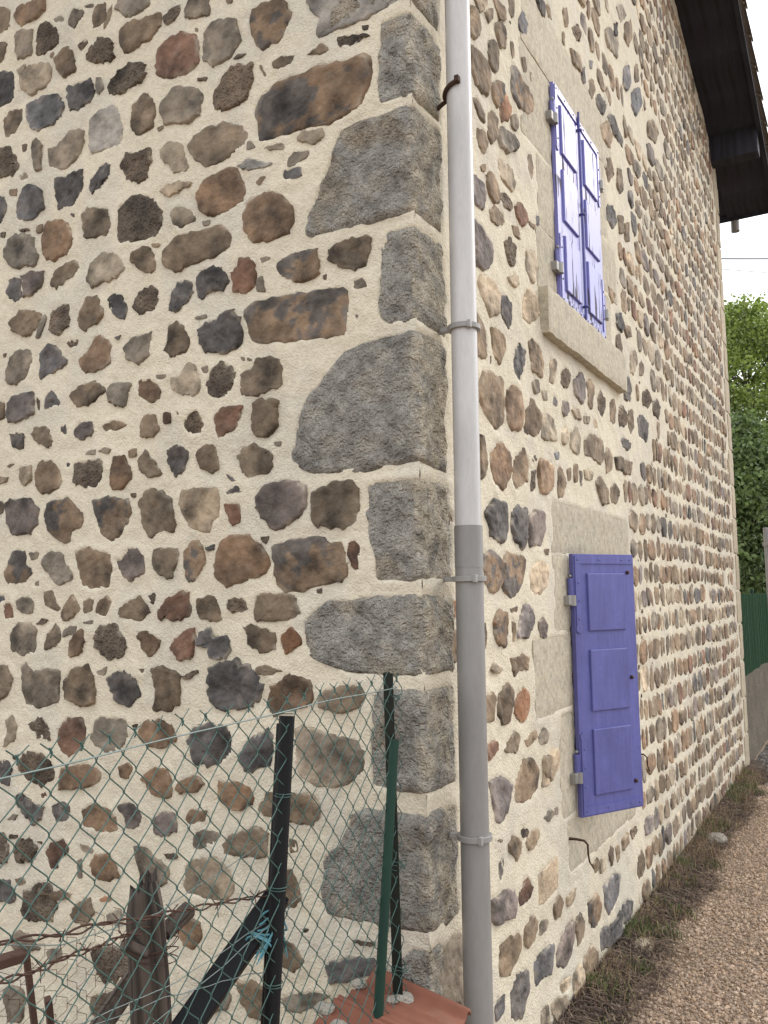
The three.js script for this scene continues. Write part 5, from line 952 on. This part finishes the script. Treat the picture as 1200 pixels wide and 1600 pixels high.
// ---------------------------------------------------------------- wire fence
const FX = -0.04;
{
  const f = thing('chain_link_fence', 'sagging green chain link fence in front of the stone wall', 'fence', [FX, 0, 0]);
  const P = 0.0328, V = 0.0338, R = rngOf(77), z0 = 0.072, n = 62;
  const warp = (y, z) => { // slack in the netting
    const dy = -0.012 * smooth(0.2, 1.3, z) + (fbm(z * 2.1, y * 2.1, 51, 2) - 0.5) * 0.02, dz = (fbm(z * 2.4 + 9, y * 2.4, 53, 2) - 0.5) * 0.022, dx = (fbm(z * 2, y * 2, 55, 2) - 0.5) * 0.03; return [dx, y + dy, z + dz]; };
  for (let k = 0; k < n; k++) { // one bent wire after another, each hooked into the last
    const pts = [], c0 = z0 + k * P, rows = 26; const top = 1.385 + V;
    const dj = () => (R() - 0.5) * 0.0026;
    if (k % 2 === 0) { /* twisted end above the tension wire */ }
    for (let j = 0; j <= rows; j++) {
      const y = top - j * V; const right = (j + k) % 2 === 0; const z = right ? c0 + P : c0; const q = right ? 0.0022 : -0.0022; const s = right ? 1 : -1;
      const [dx, yy, zz] = warp(y, z); const a = dj(), b = dj();
      pts.push([dx + q * 0.4, yy + 0.0045 + a, zz - s * 0.0022 + b], [dx + q, yy + a, zz + b + s * 0.0012], [dx - q * 0.4, yy - 0.0045 + a, zz - s * 0.0022 + b]);
    }
    part('wire', tube(pts, 0.0013, 5), M.greenWire, f);
  }
  for (let k = 0; k < n / 2; k++) { const z = z0 + (2 * k + 1) * P; const [dx, y, zz] = warp(1.385 + V, z); const L = 0.016 + 0.008 * R(); // forked ends of the netting
    part('wire_end', merged([tube([[dx, y - V * 0.35, zz], [dx + 0.002, y - V * 0.1, zz - 0.002], [dx, y + 0.004, zz + 0.001]], 0.0017, 5), tube([[dx, y, zz], [dx, y + L * 0.7, zz + L]], 0.00125, 4), tube([[dx, y, zz], [dx, y + L * (0.5 + 0.5 * R()), zz - L * (0.6 + 0.5 * R())]], 0.00125, 4)]), M.greenWire, f); }
  const tw = []; for (let k = 0; k <= 50; k++) { const z = 0.1 + k / 50 * 2.0; const [dx, y] = warp(1.392, z); tw.push([dx * 0.4 + 0.003, y, z]); } part('tension_wire', tube(tw, 0.0016, 6), M.tensionWire, f);
  const tw2 = []; for (let k = 0; k <= 40; k++) { const z = 0.1 + k / 40 * 2.0; tw2.push([0.004, 0.98 + 0.03 * Math.sin(k * 0.25) - 0.03 * z, z]); }
  // corner angle post, its brace, and the dark post further along
  const angle = (a, b, w, t, m, name, lab) => { const A = new THREE.Vector3(...a), B = new THREE.Vector3(...b), L = A.distanceTo(B); const s = new THREE.Shape([[0, 0], [w, 0], [w, t], [t, t], [t, w], [0, w]].map((q) => new THREE.Vector2(...q))); const g = new THREE.ExtrudeGeometry(s, { depth: L, bevelEnabled: false }); g.translate(-w / 2, -w / 2, 0); const q = new THREE.Quaternion().setFromUnitVectors(new THREE.Vector3(0, 0, 1), B.clone().sub(A).normalize()); g.applyQuaternion(q); g.translate(...a); const o = part(name, g, m, f); o.userData.label = lab; return o; };
  const post = angle([-0.012, 0.55, 0.082], [-0.012, 1.437, 0.108], 0.03, 0.004, M.darkPost, 'post', 'dark green angle post at the house end');
  for (const y of [1.40, 1.13]) { const b = new THREE.SphereGeometry(0.0035, 8, 6); b.translate(0.006, y, 0.108 - 0.0 + 0.002); part('bolt', b, M.pipeNew, post); }
  part('brace', tube([[0.006, 0.55, 0.238], [0.006, 0.85, 0.188], [0.004, 1.255, 0.12]], 0.0135, 14), M.greenPost, f).userData.label = 'slanting green brace tube';
  part('post', merged([tube([[-0.012, 0.5, 0.69], [-0.012, 0.9, 0.652], [-0.012, 1.378, 0.604]], 0.0185, 16), tube([[-0.03, 0.5, 0.69], [-0.03, 1.36, 0.606]], 0.009, 8)]), M.blackPost, f).userData.label = 'black post with a capped top';
  const ties = []; for (const [y, z] of [[1.385, 0.606], [1.2, 0.62], [1.0, 0.642], [0.8, 0.66]]) { const p = []; for (let k = 0; k <= 14; k++) { const a = k / 14 * 6.28 * 1.3; p.push([-0.012 + 0.0205 * Math.cos(a), y + 0.004 * k / 14 * 2, z + 0.0205 * Math.sin(a)]); } ties.push(p); }
  for (const p of ties) part('wire_tie', tube(p, 0.0012, 4), M.greenWire, f);
  for (const y of [1.36, 0.9, 0.62]) { const p = []; for (let k = 0; k <= 22; k++) { const a = k / 22 * 6.28 * 2.4; const w = 0.024 + 0.004 * Math.sin(k * 1.7); p.push([-0.012 + w * Math.cos(a), y + 0.012 * k / 22 + 0.01 * Math.sin(k), 0.095 - (1.3 - y) * 0.02 + w * Math.sin(a)]); } part('wire_tie', tube(p, 0.0012, 4), M.greenWire, f); }
}

// ---------------------------------------------------------------- the old fence behind it
{
  // weathered stake
  const t = thing('wooden_stake', 'weathered grey wooden stake with a blunt broken top', 'stake', [-0.2, 0, 0.86]); const pos = [], uv = [], idx = [], N = 28, Hs = 38;
  for (let j = 0; j <= Hs; j++) { const f = j / Hs, y = f * 1.07; const taper = mix(0.046, 0.033, f) * (1 - smooth(0.93, 1, f) * 0.3); for (let k = 0; k < N; k++) { const a = k / N * 2 * Math.PI; const gr = (vnoise(k * 1.3, y * 3, 5) - 0.5) * 0.007 + (fbm(Math.cos(a) * 2 + 5, Math.sin(a) * 2 + y * 1.5, 9, 3) - 0.5) * 0.022; const r = taper * (1 + 0.2 * Math.cos(a * 2 + 0.5)) + gr; pos.push(r * Math.cos(a) + 0.0 + f * f * 0.0, y + smooth(0.9, 1, f) * ((hash(k, 7, 3) - 0.5) * 0.035 + 0.02 * Math.sin(a + 2.4)), r * Math.sin(a) - 0.035 + f * 0.075 - smooth(0.8, 1, f) * -0.01); uv.push(k / N * 0.5, y * 0.6); } }
  for (let j = 0; j < Hs; j++) for (let k = 0; k < N; k++) { const a = j * N + k, b = j * N + (k + 1) % N; idx.push(a, a + N, b, b, a + N, b + N); } pos.push(0, 1.045, 0.05); uv.push(0, 1); for (let k = 0; k < N; k++) idx.push(Hs * N + k, Hs * N + N, Hs * N + (k + 1) % N);
  part('trunk', geoOf(pos, idx, uv), M.oldWood, t);
  part('branch_stub', uvBox(beam([0, 0.945, -0.01], [0.02, 0.985, -0.075], 0.035, 0.03, 0.4, 0.008)), M.oldWood, t); part('branch_stub', uvBox(beam([0.01, 0.93, 0.05], [0.0, 0.965, 0.10], 0.03, 0.026, 0.2, 0.008)), M.oldWood, t);
  for (let i = 0; i < 4; i++) { const p = []; for (let k = 0; k <= 18; k++) { const a = k / 18 * 6.28; p.push([0.047 * Math.cos(a) * (1 + 0.1 * Math.sin(3 * a)), 0.905 + i * 0.012 + 0.01 * Math.sin(a + i), 0.012 + 0.052 * Math.sin(a)]); } part('wire_binding', tube(p, 0.0012, 4), M.rust, t); }
}
const bars = (name, label, cat, list, m) => { const o = thing(name, label, cat); list.forEach(([nm, g, mm]) => part(nm, uvBox(g, 0.5), mm || m, o)); return o; };
// the leaning steel strut lashed to the black post
bars('steel_strut', 'black square strut leaning on the black post, tied with blue twine', 'strut', [['tube', beam([-0.085, 0.965, 0.60], [-0.30, 0.28, 1.38], 0.05, 0.058, 0.55, 0.004)], ['end_cap', beam([-0.0835, 0.9697, 0.5946], [-0.085, 0.965, 0.60], 0.046, 0.054, 0.55, 0.002)]], M.blackPost);
bars('timber_rail', 'dark rough timber sloping down behind the wooden stake', 'timber', [['beam', beam([-0.3, 0.84, 0.82], [-0.42, 0.36, 1.32], 0.06, 0.04, 0.3)]], M.oldWood);
bars('rusty_frame', 'rusty flat iron frame low behind the netting at the left edge', 'iron frame', [['rail', beam([-0.42, 0.925, 1.02], [-0.36, 1.0, 1.52], 0.03, 0.02)], ['leg', beam([-0.42, 0.94, 1.02], [-0.40, 0.3, 0.93], 0.022, 0.012)], ['leg', beam([-0.45, 0.80, 0.935], [-0.43, 0.2, 0.86], 0.028, 0.014)], ['leg', beam([-0.40, 0.76, 1.12], [-0.38, 0.2, 1.05], 0.025, 0.012)]], M.rust);
{ // old twisted wires
  const strand = (a, b, sag, seed, name, label) => { const o = thing(name, label, 'wire'); const R = rngOf(seed), A = [], B = []; for (let k = 0; k <= 60; k++) { const t = k / 60, x = mix(a[0], b[0], t), y = mix(a[1], b[1], t) - sag * 4 * t * (1 - t) + (fbm(t * 9, seed, 3, 2) - 0.5) * 0.012, z = mix(a[2], b[2], t), w = k * 0.9; A.push([x + 0.0035 * Math.cos(w), y + 0.0035 * Math.sin(w), z]); B.push([x - 0.0035 * Math.cos(w) * (1 + 1.5 * vnoise(t * 12, 2, seed)), y - 0.0035 * Math.sin(w) - 0.006 * vnoise(t * 8, 5, seed), z]); }
    part('strand', tube(A, 0.0022, 5), M.rust, o); part('strand', tube(B, 0.0019, 5), M.rust, o);
    for (let k = 4; k < 60; k += 9) { const q = A[k]; part('barb', merged([tube([[q[0] - 0.01, q[1] - 0.012, q[2] - 0.004], [q[0], q[1], q[2]], [q[0] + 0.012, q[1] + 0.014, q[2] + 0.006 * (R() - 0.5)]], 0.0013, 4), tube([[q[0] - 0.012, q[1] + 0.012, q[2] + 0.006], [q[0], q[1], q[2] + 0.002], [q[0] + 0.01, q[1] - 0.014 - 0.01 * R(), q[2] + 0.01]], 0.0013, 4)]), M.rust, o); } };
  strand([-0.09, 0.982, 0.61], [-0.10, 1.145, 1.50], 0.006, 5, 'barbed_wire', 'upper rusty barbed wire stretched from the black post to the left');
  strand([-0.18, 0.985, 0.84], [-0.16, 1.03, 1.50], 0.004, 6, 'barbed_wire', 'lower rusty barbed wire running left from the wooden stake');
  // thin loose wires and a scrap of hexagonal netting
  const o = thing('loose_wires', 'thin loose wires tangled behind the green netting', 'wire'); const R = rngOf(31);
  for (const [a, b, c] of [[[-0.1, 1.10, 0.62], [-0.15, 1.02, 1.0], [-0.1, 1.15, 1.5]], [[-0.06, 0.83, 0.66], [-0.12, 0.86, 0.9], [-0.08, 0.93, 1.4]], [[-0.07, 0.93, 0.63], [-0.1, 0.90, 1.0], [-0.07, 0.98, 1.45]], [[-0.2, 1.0, 0.88], [-0.24, 0.93, 0.86], [-0.2, 0.9, 0.83]], [[-0.06, 0.99, 0.42], [-0.06, 0.93, 0.66], [-0.05, 0.84, 1.2]]]) { const cv = new THREE.CatmullRomCurve3([a, b, c].map((q) => new THREE.Vector3(...q))); part('wire', tube(cv.getPoints(30).map((q, i) => [q.x, q.y + (vnoise(i * 0.5, a[1] * 50, 3) - 0.5) * 0.012, q.z]), 0.0011, 4), M.tensionWire, o); }
  const hex = []; const hx = (y, z) => [-0.27 + 0.03 * (fbm(z * 3, y * 3, 8, 2) - 0.5), y + (fbm(z * 6, y * 6, 4, 2) - 0.5) * 0.03, z + (fbm(z * 6 + 5, y * 6, 4, 2) - 0.5) * 0.03];
  for (let i = 0; i < 22; i++) for (let j = 0; j < 10; j++) { const z = 0.86 + i * 0.026, y = 0.55 + j * 0.045 + (i % 2) * 0.0225; hex.push(tube([hx(y, z), hx(y + 0.0225, z)], 0.0006, 3), tube([hx(y + 0.0225, z), hx(y + 0.034, z + 0.026)], 0.0006, 3), tube([hx(y, z), hx(y - 0.011, z + 0.026)], 0.0006, 3)); }
  part('hexagonal_netting', merged(hex), M.rust, o).userData.kind = 'stuff';
  // blue twine
  const tw = thing('blue_twine', 'frayed blue twine knotted round the steel strut', 'twine');
  for (let i = 0; i < 6; i++) { const p = [], y = 0.915 - i * 0.008, z = 0.632 + i * 0.008; for (let k = 0; k <= 20; k++) { const a = k / 20 * 6.28; p.push([-0.09 + 0.042 * Math.cos(a) + 0.004 * Math.sin(5 * a + i), y + 0.03 * Math.sin(a + 0.6) + 0.01 * Math.sin(a * 2 + i), z - 0.006 + 0.036 * Math.sin(a)]); } part('loop', tube(p, 0.0024, 5), M.twine, tw); }
  for (let i = 0; i < 12; i++) { const p = [[-0.055 + 0.01 * R(), 0.925 + 0.02 * R(), 0.63 + 0.02 * R()]]; const left = i < 7; for (let k = 1; k < 6; k++) { const q = p[k - 1]; p.push([q[0] - 0.004 * R(), q[1] - (left ? 0.012 : 0.016) - 0.004 * R(), q[2] + (left ? 0.012 : -0.006) + 0.008 * (R() - 0.5)]); } part('strand', tube(p, 0.0017, 4), M.twine, tw); }
}

// ---------------------------------------------------------------- ground
M.path = new THREE.MeshStandardMaterial({ color: new THREE.Color(0.70, 0.525, 0.38), map: T.gravel, bumpMap: T.gravelBump, bumpScale: 0.014, roughness: 1 });
M.soil = new THREE.MeshStandardMaterial({ color: new THREE.Color(0.20, 0.15, 0.105), map: T.gravel, bumpMap: T.gravelBump, bumpScale: 0.02, roughness: 1 });
M.darkGravel = new THREE.MeshStandardMaterial({ color: new THREE.Color(0.24, 0.215, 0.19), map: T.gravel, bumpMap: T.gravelBump, bumpScale: 0.015, roughness: 1 });
{
  const g = new THREE.PlaneGeometry(160, 160, 1, 1); g.rotateX(-Math.PI / 2); const u = g.attributes.uv; for (let i = 0; i < u.count; i++) u.setXY(i, u.getX(i) * 200, u.getY(i) * 200); setting('ground', g, M.path);
  const strip = (x0, x1, z0, z1, st, hf) => { const nx = Math.round((x1 - x0) / st), nz = Math.round((z1 - z0) / st), pos = [], uv = [], idx = []; for (let j = 0; j <= nz; j++) for (let i = 0; i <= nx; i++) { const x = x0 + i * st, z = z0 + j * st; pos.push(x, hf(x, z), z); uv.push(x / 0.8, z / 0.8); } for (let j = 0; j < nz; j++) for (let i = 0; i < nx; i++) { const a = j * (nx + 1) + i, b = a + 1, c = a + nx + 1; idx.push(a, c, b, b, c, c + 1); } return geoOf(pos, idx, uv); };
  const edge = (z) => 0.07 + 0.2 * fbm(z * 1.3, 3, 5, 3);
  setting('soil', strip(-0.01, 0.6, -6.9, 2.2, 0.03, (x, z) => 0.035 * (1 - smooth(0, edge(z), x)) + 0.03 * (fbm(x * 14, z * 14, 6, 3) - 0.5) * (1 - smooth(edge(z), edge(z) + 0.12, x)) - 0.03 * smooth(edge(z) - 0.06, edge(z) + 0.12, x) + 0.004), M.soil);
  setting('gravel_yard', strip(0.02, 6, -22, -5.75, 0.25, (x, z) => 0.004 + 0.02 * (fbm(x * 2, z * 2, 6, 2) - 0.5) - 0.03 * smooth(-6.3, -5.75, z)), M.darkGravel);
  // loose gravel
  const R = rngOf(91), base = new THREE.IcosahedronGeometry(1, 0); { const p = base.attributes.position; for (let i = 0; i < p.count; i++) { const k = 0.8 + 0.4 * hash(Math.round(p.getX(i) * 50), Math.round(p.getY(i) * 50 + p.getZ(i) * 91), 2); p.setXYZ(i, p.getX(i) * k, p.getY(i) * k, p.getZ(i) * k); } base.computeVertexNormals(); }
  const scatter = (n, x0, x1, z0, z1, s0, s1, tones, name, keep = () => true) => { const im = new THREE.InstancedMesh(base, new THREE.MeshStandardMaterial({ roughness: 1 }), n), m = new THREE.Matrix4(), q = new THREE.Quaternion(), c = new THREE.Color(); let k = 0; while (k < n) { const x = mix(x0, x1, R()), z = mix(z0, z1, R()); if (!keep(x, z)) continue; const s = mix(s0, s1, Math.pow(R(), 2.5)); q.setFromEuler(new THREE.Euler(R() * 6, R() * 6, R() * 6)); m.compose(new THREE.Vector3(x, s * 0.25 + 0.002, z), q, new THREE.Vector3(s * (0.8 + 0.5 * R()), s * 0.7, s)); im.setMatrixAt(k, m); const t = tones[Math.floor(R() * tones.length)], g2 = 0.7 + 0.6 * R(); c.setRGB(t[0] * g2, t[1] * g2, t[2] * g2); im.setColorAt(k, c); k++; } im.name = name; im.castShadow = im.receiveShadow = true; im.userData = { kind: 'stuff', label: name === 'gravel' ? 'pinkish granite gravel on the path' : 'dark gravel on the far yard', category: 'gravel' }; scene.add(im); };
  scatter(70000, 0.1, 1.7, -6.2, -0.6, 0.0028, 0.010, [[0.48, 0.36, 0.26], [0.42, 0.32, 0.235], [0.5, 0.39, 0.3], [0.33, 0.25, 0.19], [0.4, 0.29, 0.2]], 'gravel', (x, z) => x > edge(z) - 0.08 + 0.16 * R());
  scatter(9000, 0.02, 2.2, -10, -5.9, 0.006, 0.02, [[0.15, 0.14, 0.13], [0.2, 0.19, 0.17], [0.1, 0.095, 0.09], [0.28, 0.26, 0.23]], 'yard_gravel');
  // dry litter, straw and green tufts along the wall foot
  const blades = (n, seed, hmin, hmax, wd, col, spread, name, label, flat, clump) => { const Q = rngOf(seed), pos = [], idx = [], cl = []; const cs = []; for (let i = 0; i < (clump || 0); i++) cs.push([0.04 + 0.24 * Q() * Q(), mix(-6.2, -0.9, Q())]);
    for (let i = 0; i < n; i++) { let x, z; if (clump) { const c = cs[Math.floor(Q() * cs.length)]; x = c[0] + (Q() + Q() - 1) * spread; z = c[1] + (Q() + Q() - 1) * spread; } else { z = mix(-6.5, -0.6, Q()); x = 0.015 + (edge(z) + 0.16 * (fbm(z * 4, 9, 3, 3) - 0.2)) * Math.pow(Q(), 1.5); } if (x < 0.012) x = 0.012 + 0.02 * Q();
      const h = mix(hmin, hmax, Q()), a = Q() * 6.28, ln = flat ? 0.7 + 0.8 * Q() : 0.2 + 0.5 * Q(), w = wd * (0.6 + 0.8 * Q()), y0 = 0.035 * (1 - smooth(0, edge(z), x)) + 0.004 + (flat ? 0.012 * Q() : 0); const dx = Math.cos(a), dz = Math.sin(a), k = pos.length / 3; const g = 0.6 + 0.8 * Q(), c = col[Math.floor(Q() * col.length)];
      for (let s = 0; s <= 3; s++) { const t = s / 3, o = h * ln * t * t * 0.9 + (flat ? h * t * 0.6 : 0), y = y0 + (flat ? h * 0.35 * Math.sin(t * 3.0 + Q() * 0.5) : h * t * (1 - 0.35 * ln * t)), ww = w * (1 - t * 0.85); const px = Math.max(0.008, x + dx * o), pz = z + dz * o; pos.push(px - dz * ww, y, pz + dx * ww, px + dz * ww, y + w * 0.4, pz - dx * ww); for (let e = 0; e < 2; e++) cl.push(c[0] * g, c[1] * g, c[2] * g); if (s) { const b = k + (s - 1) * 2; idx.push(b, b + 1, b + 2, b + 1, b + 3, b + 2); } } }
    const o = shade(new THREE.Mesh(geoOf(pos, idx, null, cl), new THREE.MeshStandardMaterial({ vertexColors: true, roughness: 1, side: THREE.DoubleSide }))); o.name = name; o.userData = { kind: 'stuff', label, category: 'plants' }; scene.add(o); };
  blades(9000, 11, 0.015, 0.05, 0.0035, [[0.10, 0.07, 0.055], [0.14, 0.10, 0.075], [0.07, 0.05, 0.04], [0.19, 0.14, 0.1]], 0, 'leaf_litter', 'dead brown leaf litter along the foot of the wall', true);
  blades(2600, 12, 0.03, 0.12, 0.0012, [[0.40, 0.30, 0.17], [0.33, 0.25, 0.14], [0.26, 0.2, 0.12], [0.22, 0.13, 0.09]], 0.12, 'dry_grass', 'dry straw-coloured grass stems by the wall foot', false, 60);
  blades(2000, 13, 0.02, 0.07, 0.0028, [[0.07, 0.12, 0.03], [0.11, 0.15, 0.05], [0.15, 0.16, 0.06]], 0.09, 'weeds', 'small green weeds along the foot of the wall', false, 34);
  // creeping stems
  const Q = rngOf(17), st = []; for (let i = 0; i < 90; i++) { let x = 0.05 + 0.3 * Q(), z = mix(-5, -0.9, Q()), a = Q() * 6.28; const p = []; for (let k = 0; k < 8; k++) { p.push([x, 0.03 + 0.02 * Q() + 0.02 * Math.sin(k), z]); a += (Q() - 0.5) * 1.2; x = clamp(x + 0.025 * Math.cos(a), 0.02, 0.5); z += 0.025 * Math.sin(a); } st.push(tube(p, 0.0016, 4)); }
  const o = shade(new THREE.Mesh(merged(st), new THREE.MeshStandardMaterial({ color: new THREE.Color(0.24, 0.19, 0.13), roughness: 1 }))); o.name = 'dead_stems'; o.userData = { kind: 'stuff', label: 'bare creeping stems in the litter by the wall', category: 'plants' }; scene.add(o);
}
function rock(x, z, r, sy, seed, label, tone) { const g = new THREE.IcosahedronGeometry(r, 3), p = g.attributes.position; const c = [], u = []; for (let i = 0; i < p.count; i++) { const a = p.getX(i), b = p.getY(i), d = p.getZ(i), k = 0.72 + 0.6 * fbm(a / r * 1.1 + seed, b / r * 1.1 + d / r * 0.9, seed, 3); p.setXYZ(i, a * k, b * k * sy, d * k * 1.3); u.push(a / 0.5, (b + d) / 0.5); c.push(...tone.map((q) => q / basaltMean)); } g.setAttribute('uv', new THREE.Float32BufferAttribute(u, 2)); g.setAttribute('color', new THREE.Float32BufferAttribute(c, 3)); g.computeVertexNormals(); const o = shade(new THREE.Mesh(g, M.basalt)); o.name = numbered('loose_stone'); o.position.set(x, r * sy * 0.55, z); o.userData = { label, category: 'stone', group: 'loose stones by the wall foot' }; scene.add(o); }
rock(0.09, -1.98, 0.06, 0.4, 3, 'flat pale stone in the litter nearest the camera', lin(150, 138, 118)); rock(0.13, -3.95, 0.07, 0.5, 4, 'flat grey stone at the wall foot further back', lin(140, 134, 124)); rock(0.62, -3.35, 0.07, 0.4, 5, 'low stone half buried in the open gravel path', lin(128, 112, 96));

// ---------------------------------------------------------------- beyond the house
M.moss = new THREE.MeshStandardMaterial({ color: new THREE.Color(0.36, 0.30, 0.225), map: T.gravel, bumpMap: T.mortarBump, bumpScale: 0.012, roughness: 1 });
{
  const w = thing('boundary_wall', 'low rendered boundary wall running on from the far house corner', 'wall'); const g = new THREE.BoxGeometry(0.24, 0.78, 9, 4, 14, 120); g.translate(-0.13, 0.385, -LEN - 0.02 - 4.5); const p = g.attributes.position; for (let i = 0; i < p.count; i++) { const y = p.getY(i), z = p.getZ(i); p.setXYZ(i, p.getX(i) + (fbm(z * 4, y * 4, 3, 3) - 0.5) * 0.03, y + (y > 0.7 ? (fbm(z * 3, 2, 7, 3) - 0.5) * 0.05 : 0), z); } g.computeVertexNormals(); part('masonry', uvBox(g), M.moss, w);
  const s = thing('privacy_screen', 'dark green artificial hedge screen above the boundary wall', 'screen'); const m = new THREE.MeshStandardMaterial({ color: new THREE.Color(0.03, 0.085, 0.04), roughness: 0.9 });
  const pan = []; const R = rngOf(61); for (let i = 0; i < 900; i++) { const z = -LEN - 0.03 - i * 0.01, h = 1.595 + 0.03 * R(), x = -0.12 + 0.02 * R(); pan.push(box(x, x + 0.008, 0.74, h, z - 0.006 - 0.003 * R(), z)); } const b = part('netting', merged(pan), m, s); b.userData.kind = 'stuff'; part('backing', box(-0.135, -0.125, 0.74, 1.58, -LEN - 9.02, -LEN - 0.03), m, s);
  for (let i = 0; i < 5; i++) part('post', new THREE.CylinderGeometry(0.02, 0.02, 0.95, 10).translate(-0.16, 1.2, -LEN - 0.2 - i * 2.1), M.greenPost, s);
}
{ // street sign: only its edge and pole come into view
  const s = thing('road_sign', 'blue and white road sign on a grey pole in front of the green screen', 'sign', [0.225, 0, -7.05]); part('pole', new THREE.CylinderGeometry(0.021, 0.021, 2.26, 16).translate(0, 1.13, 0), M.steel, s); part('cap', new THREE.CylinderGeometry(0.023, 0.023, 0.02, 16).translate(0, 2.265, 0), M.steel, s);
  part('plate', box(0.03, 0.48, 1.98, 2.26, 0.03, 0.036, 0.002), new THREE.MeshStandardMaterial({ color: new THREE.Color(0.03, 0.035, 0.22), roughness: 0.4 }), s); part('plate_face', box(0.06, 0.45, 2.01, 2.23, 0.0375, 0.039), new THREE.MeshStandardMaterial({ color: 0xe8e8ee, roughness: 0.4 }), s); part('bracket', box(-0.032, 0.06, 2.09, 2.13, -0.032, 0.0295, 0.003), M.steel, s);
}
function tree(name, label, x, z, y0, y1, rx, seed, n, size, tone, spiky) {
  const R = rngOf(seed), t = thing(name, label, 'tree', [x, 0, z], 'trees behind the house'); const bark = new THREE.MeshStandardMaterial({ color: new THREE.Color(0.09, 0.075, 0.06), roughness: 1 }); const limbs = [tube([[0, -0.1, 0], [0.05, y0 * 0.6, 0.03], [0, mix(y0, y1, 0.5), 0.02], [0.05, y1 * 0.93, 0]], 0.11, 9, 0.02)]; const clumps = [], H2 = y1 - y0;
  const nc = Math.round(n / 85); for (let i = 0; i < nc; i++) { const f = Math.pow(R(), 0.8), y = mix(y0, y1, f), prof = rx * Math.pow(Math.sin(Math.PI * clamp(0.08 + f * 0.9, 0, 1)), 0.6) * (f > 0.85 ? 0.8 : 1), a = R() * 6.28, r = prof * Math.sqrt(R()) ; const c = [r * Math.cos(a), y + (spiky && f > 0.8 ? R() * 0.5 : 0), r * Math.sin(a)]; clumps.push([...c, 0.16 + 0.22 * R()]); if (i % 5 === 0) limbs.push(tube([[0.02, y - Math.min(1, r * 0.7) - 0.15, 0], [c[0] * 0.5, y - 0.25, c[2] * 0.5], c], 0.028, 5, 0.006)); }
  if (spiky) for (let i = 0; i < 26; i++) { const a = R() * 6.28, r = rx * 0.75 * Math.sqrt(R()), h = y1 - 0.15 + 0.75 * R() * (1 - 0.4 * r / rx); limbs.push(tube([[r * Math.cos(a), y1 - 0.9, r * Math.sin(a)], [r * Math.cos(a) + 0.03, h, r * Math.sin(a)]], 0.008, 4, 0.003)); for (let k = 0; k < 9; k++) clumps.push([r * Math.cos(a), mix(y1 - 0.7, h, k / 8), r * Math.sin(a), 0.05]); }
  const pos = [], col = [], idx = []; const per = Math.round(n / clumps.length); for (const [cx, cy, cz, cr] of clumps) { const q = cr < 0.06 ? 7 : per, tg = 0.75 + 0.5 * R(); for (let i = 0; i < q; i++) { const g = () => (R() + R() + R() - 1.5) * cr * 1.15; const px = cx + g(), py = cy + g() * 0.8, pz = cz + g(), s = size * (0.6 + 0.8 * R()); const d = new THREE.Vector3(R() - 0.5, R() - 0.65, R() - 0.5).normalize(), e = new THREE.Vector3(R() - 0.5, R() - 0.5, R() - 0.5).cross(d).normalize(); const k = pos.length / 3, b = tg * (0.7 + 0.6 * R()); pos.push(px, py, pz, px + d.x * s * 0.5 + e.x * s * 0.32, py + d.y * s * 0.5 + e.y * s * 0.32, pz + d.z * s * 0.5 + e.z * s * 0.32, px + d.x * s, py + d.y * s, pz + d.z * s, px + d.x * s * 0.5 - e.x * s * 0.32, py + d.y * s * 0.5 - e.y * s * 0.32, pz + d.z * s * 0.5 - e.z * s * 0.32); for (let c = 0; c < 4; c++) col.push(tone[0] * b, tone[1] * b, tone[2] * b); idx.push(k, k + 1, k + 2, k, k + 2, k + 3); } }
  part('trunk', merged(limbs), bark, t); const m = new THREE.MeshPhysicalMaterial({ vertexColors: true, roughness: 0.8, transmission: 0.45, thickness: 0, side: THREE.DoubleSide }); part('crown', geoOf(pos, idx, null, col), m, t);
}
tree('broadleaf_tree', 'tall light green tree with upright twigs above the others', -1.0, -17.5, 3.0, 7.35, 1.9, 3, 48000, 0.085, [0.22, 0.30, 0.045], true);
tree('broadleaf_tree', 'light green tree beside the tall one, off to the right', 2.2, -18, 2.5, 6.8, 2.0, 4, 12000, 0.14, [0.2, 0.28, 0.045], true);
tree('evergreen_tree', 'dense dark green tree behind the screen, next to the house', -0.9, -14.2, 0.9, 4.6, 1.35, 5, 38000, 0.09, [0.15, 0.22, 0.06], false);
tree('evergreen_tree', 'dense dark green tree behind the screen, right of the first', 1.4, -15, 0.8, 4.9, 1.6, 6, 16000, 0.14, [0.13, 0.2, 0.055], false);
tree('evergreen_tree', 'dark tree filling the gap at the far back', -0.2, -19.5, 0.5, 5.4, 1.9, 7, 16000, 0.15, [0.15, 0.22, 0.06], false);
{ // overhead lines
  const line = (p, d, r, label) => { const pts = []; for (let k = -12; k <= 12; k++) { const t = k; pts.push([p[0] + d[0] * t, p[1] + 0.0016 * t * t, p[2] + d[1] * t]); } const o = shade(new THREE.Mesh(tube(pts, r, 6), new THREE.MeshStandardMaterial({ color: 0x202226, roughness: 0.7 }))); o.name = numbered('overhead_line'); o.userData = { label, category: 'cable', group: 'overhead lines' }; scene.add(o); };
  line([-0.7, 8.02, -15.25], [0.848, -0.53], 0.013, 'thicker upper overhead cable crossing the sky'); line([-0.72, 7.82, -15.36], [0.73, -0.68], 0.006, 'thin lower overhead cable crossing the sky');
}
renderer.render(scene, camera);
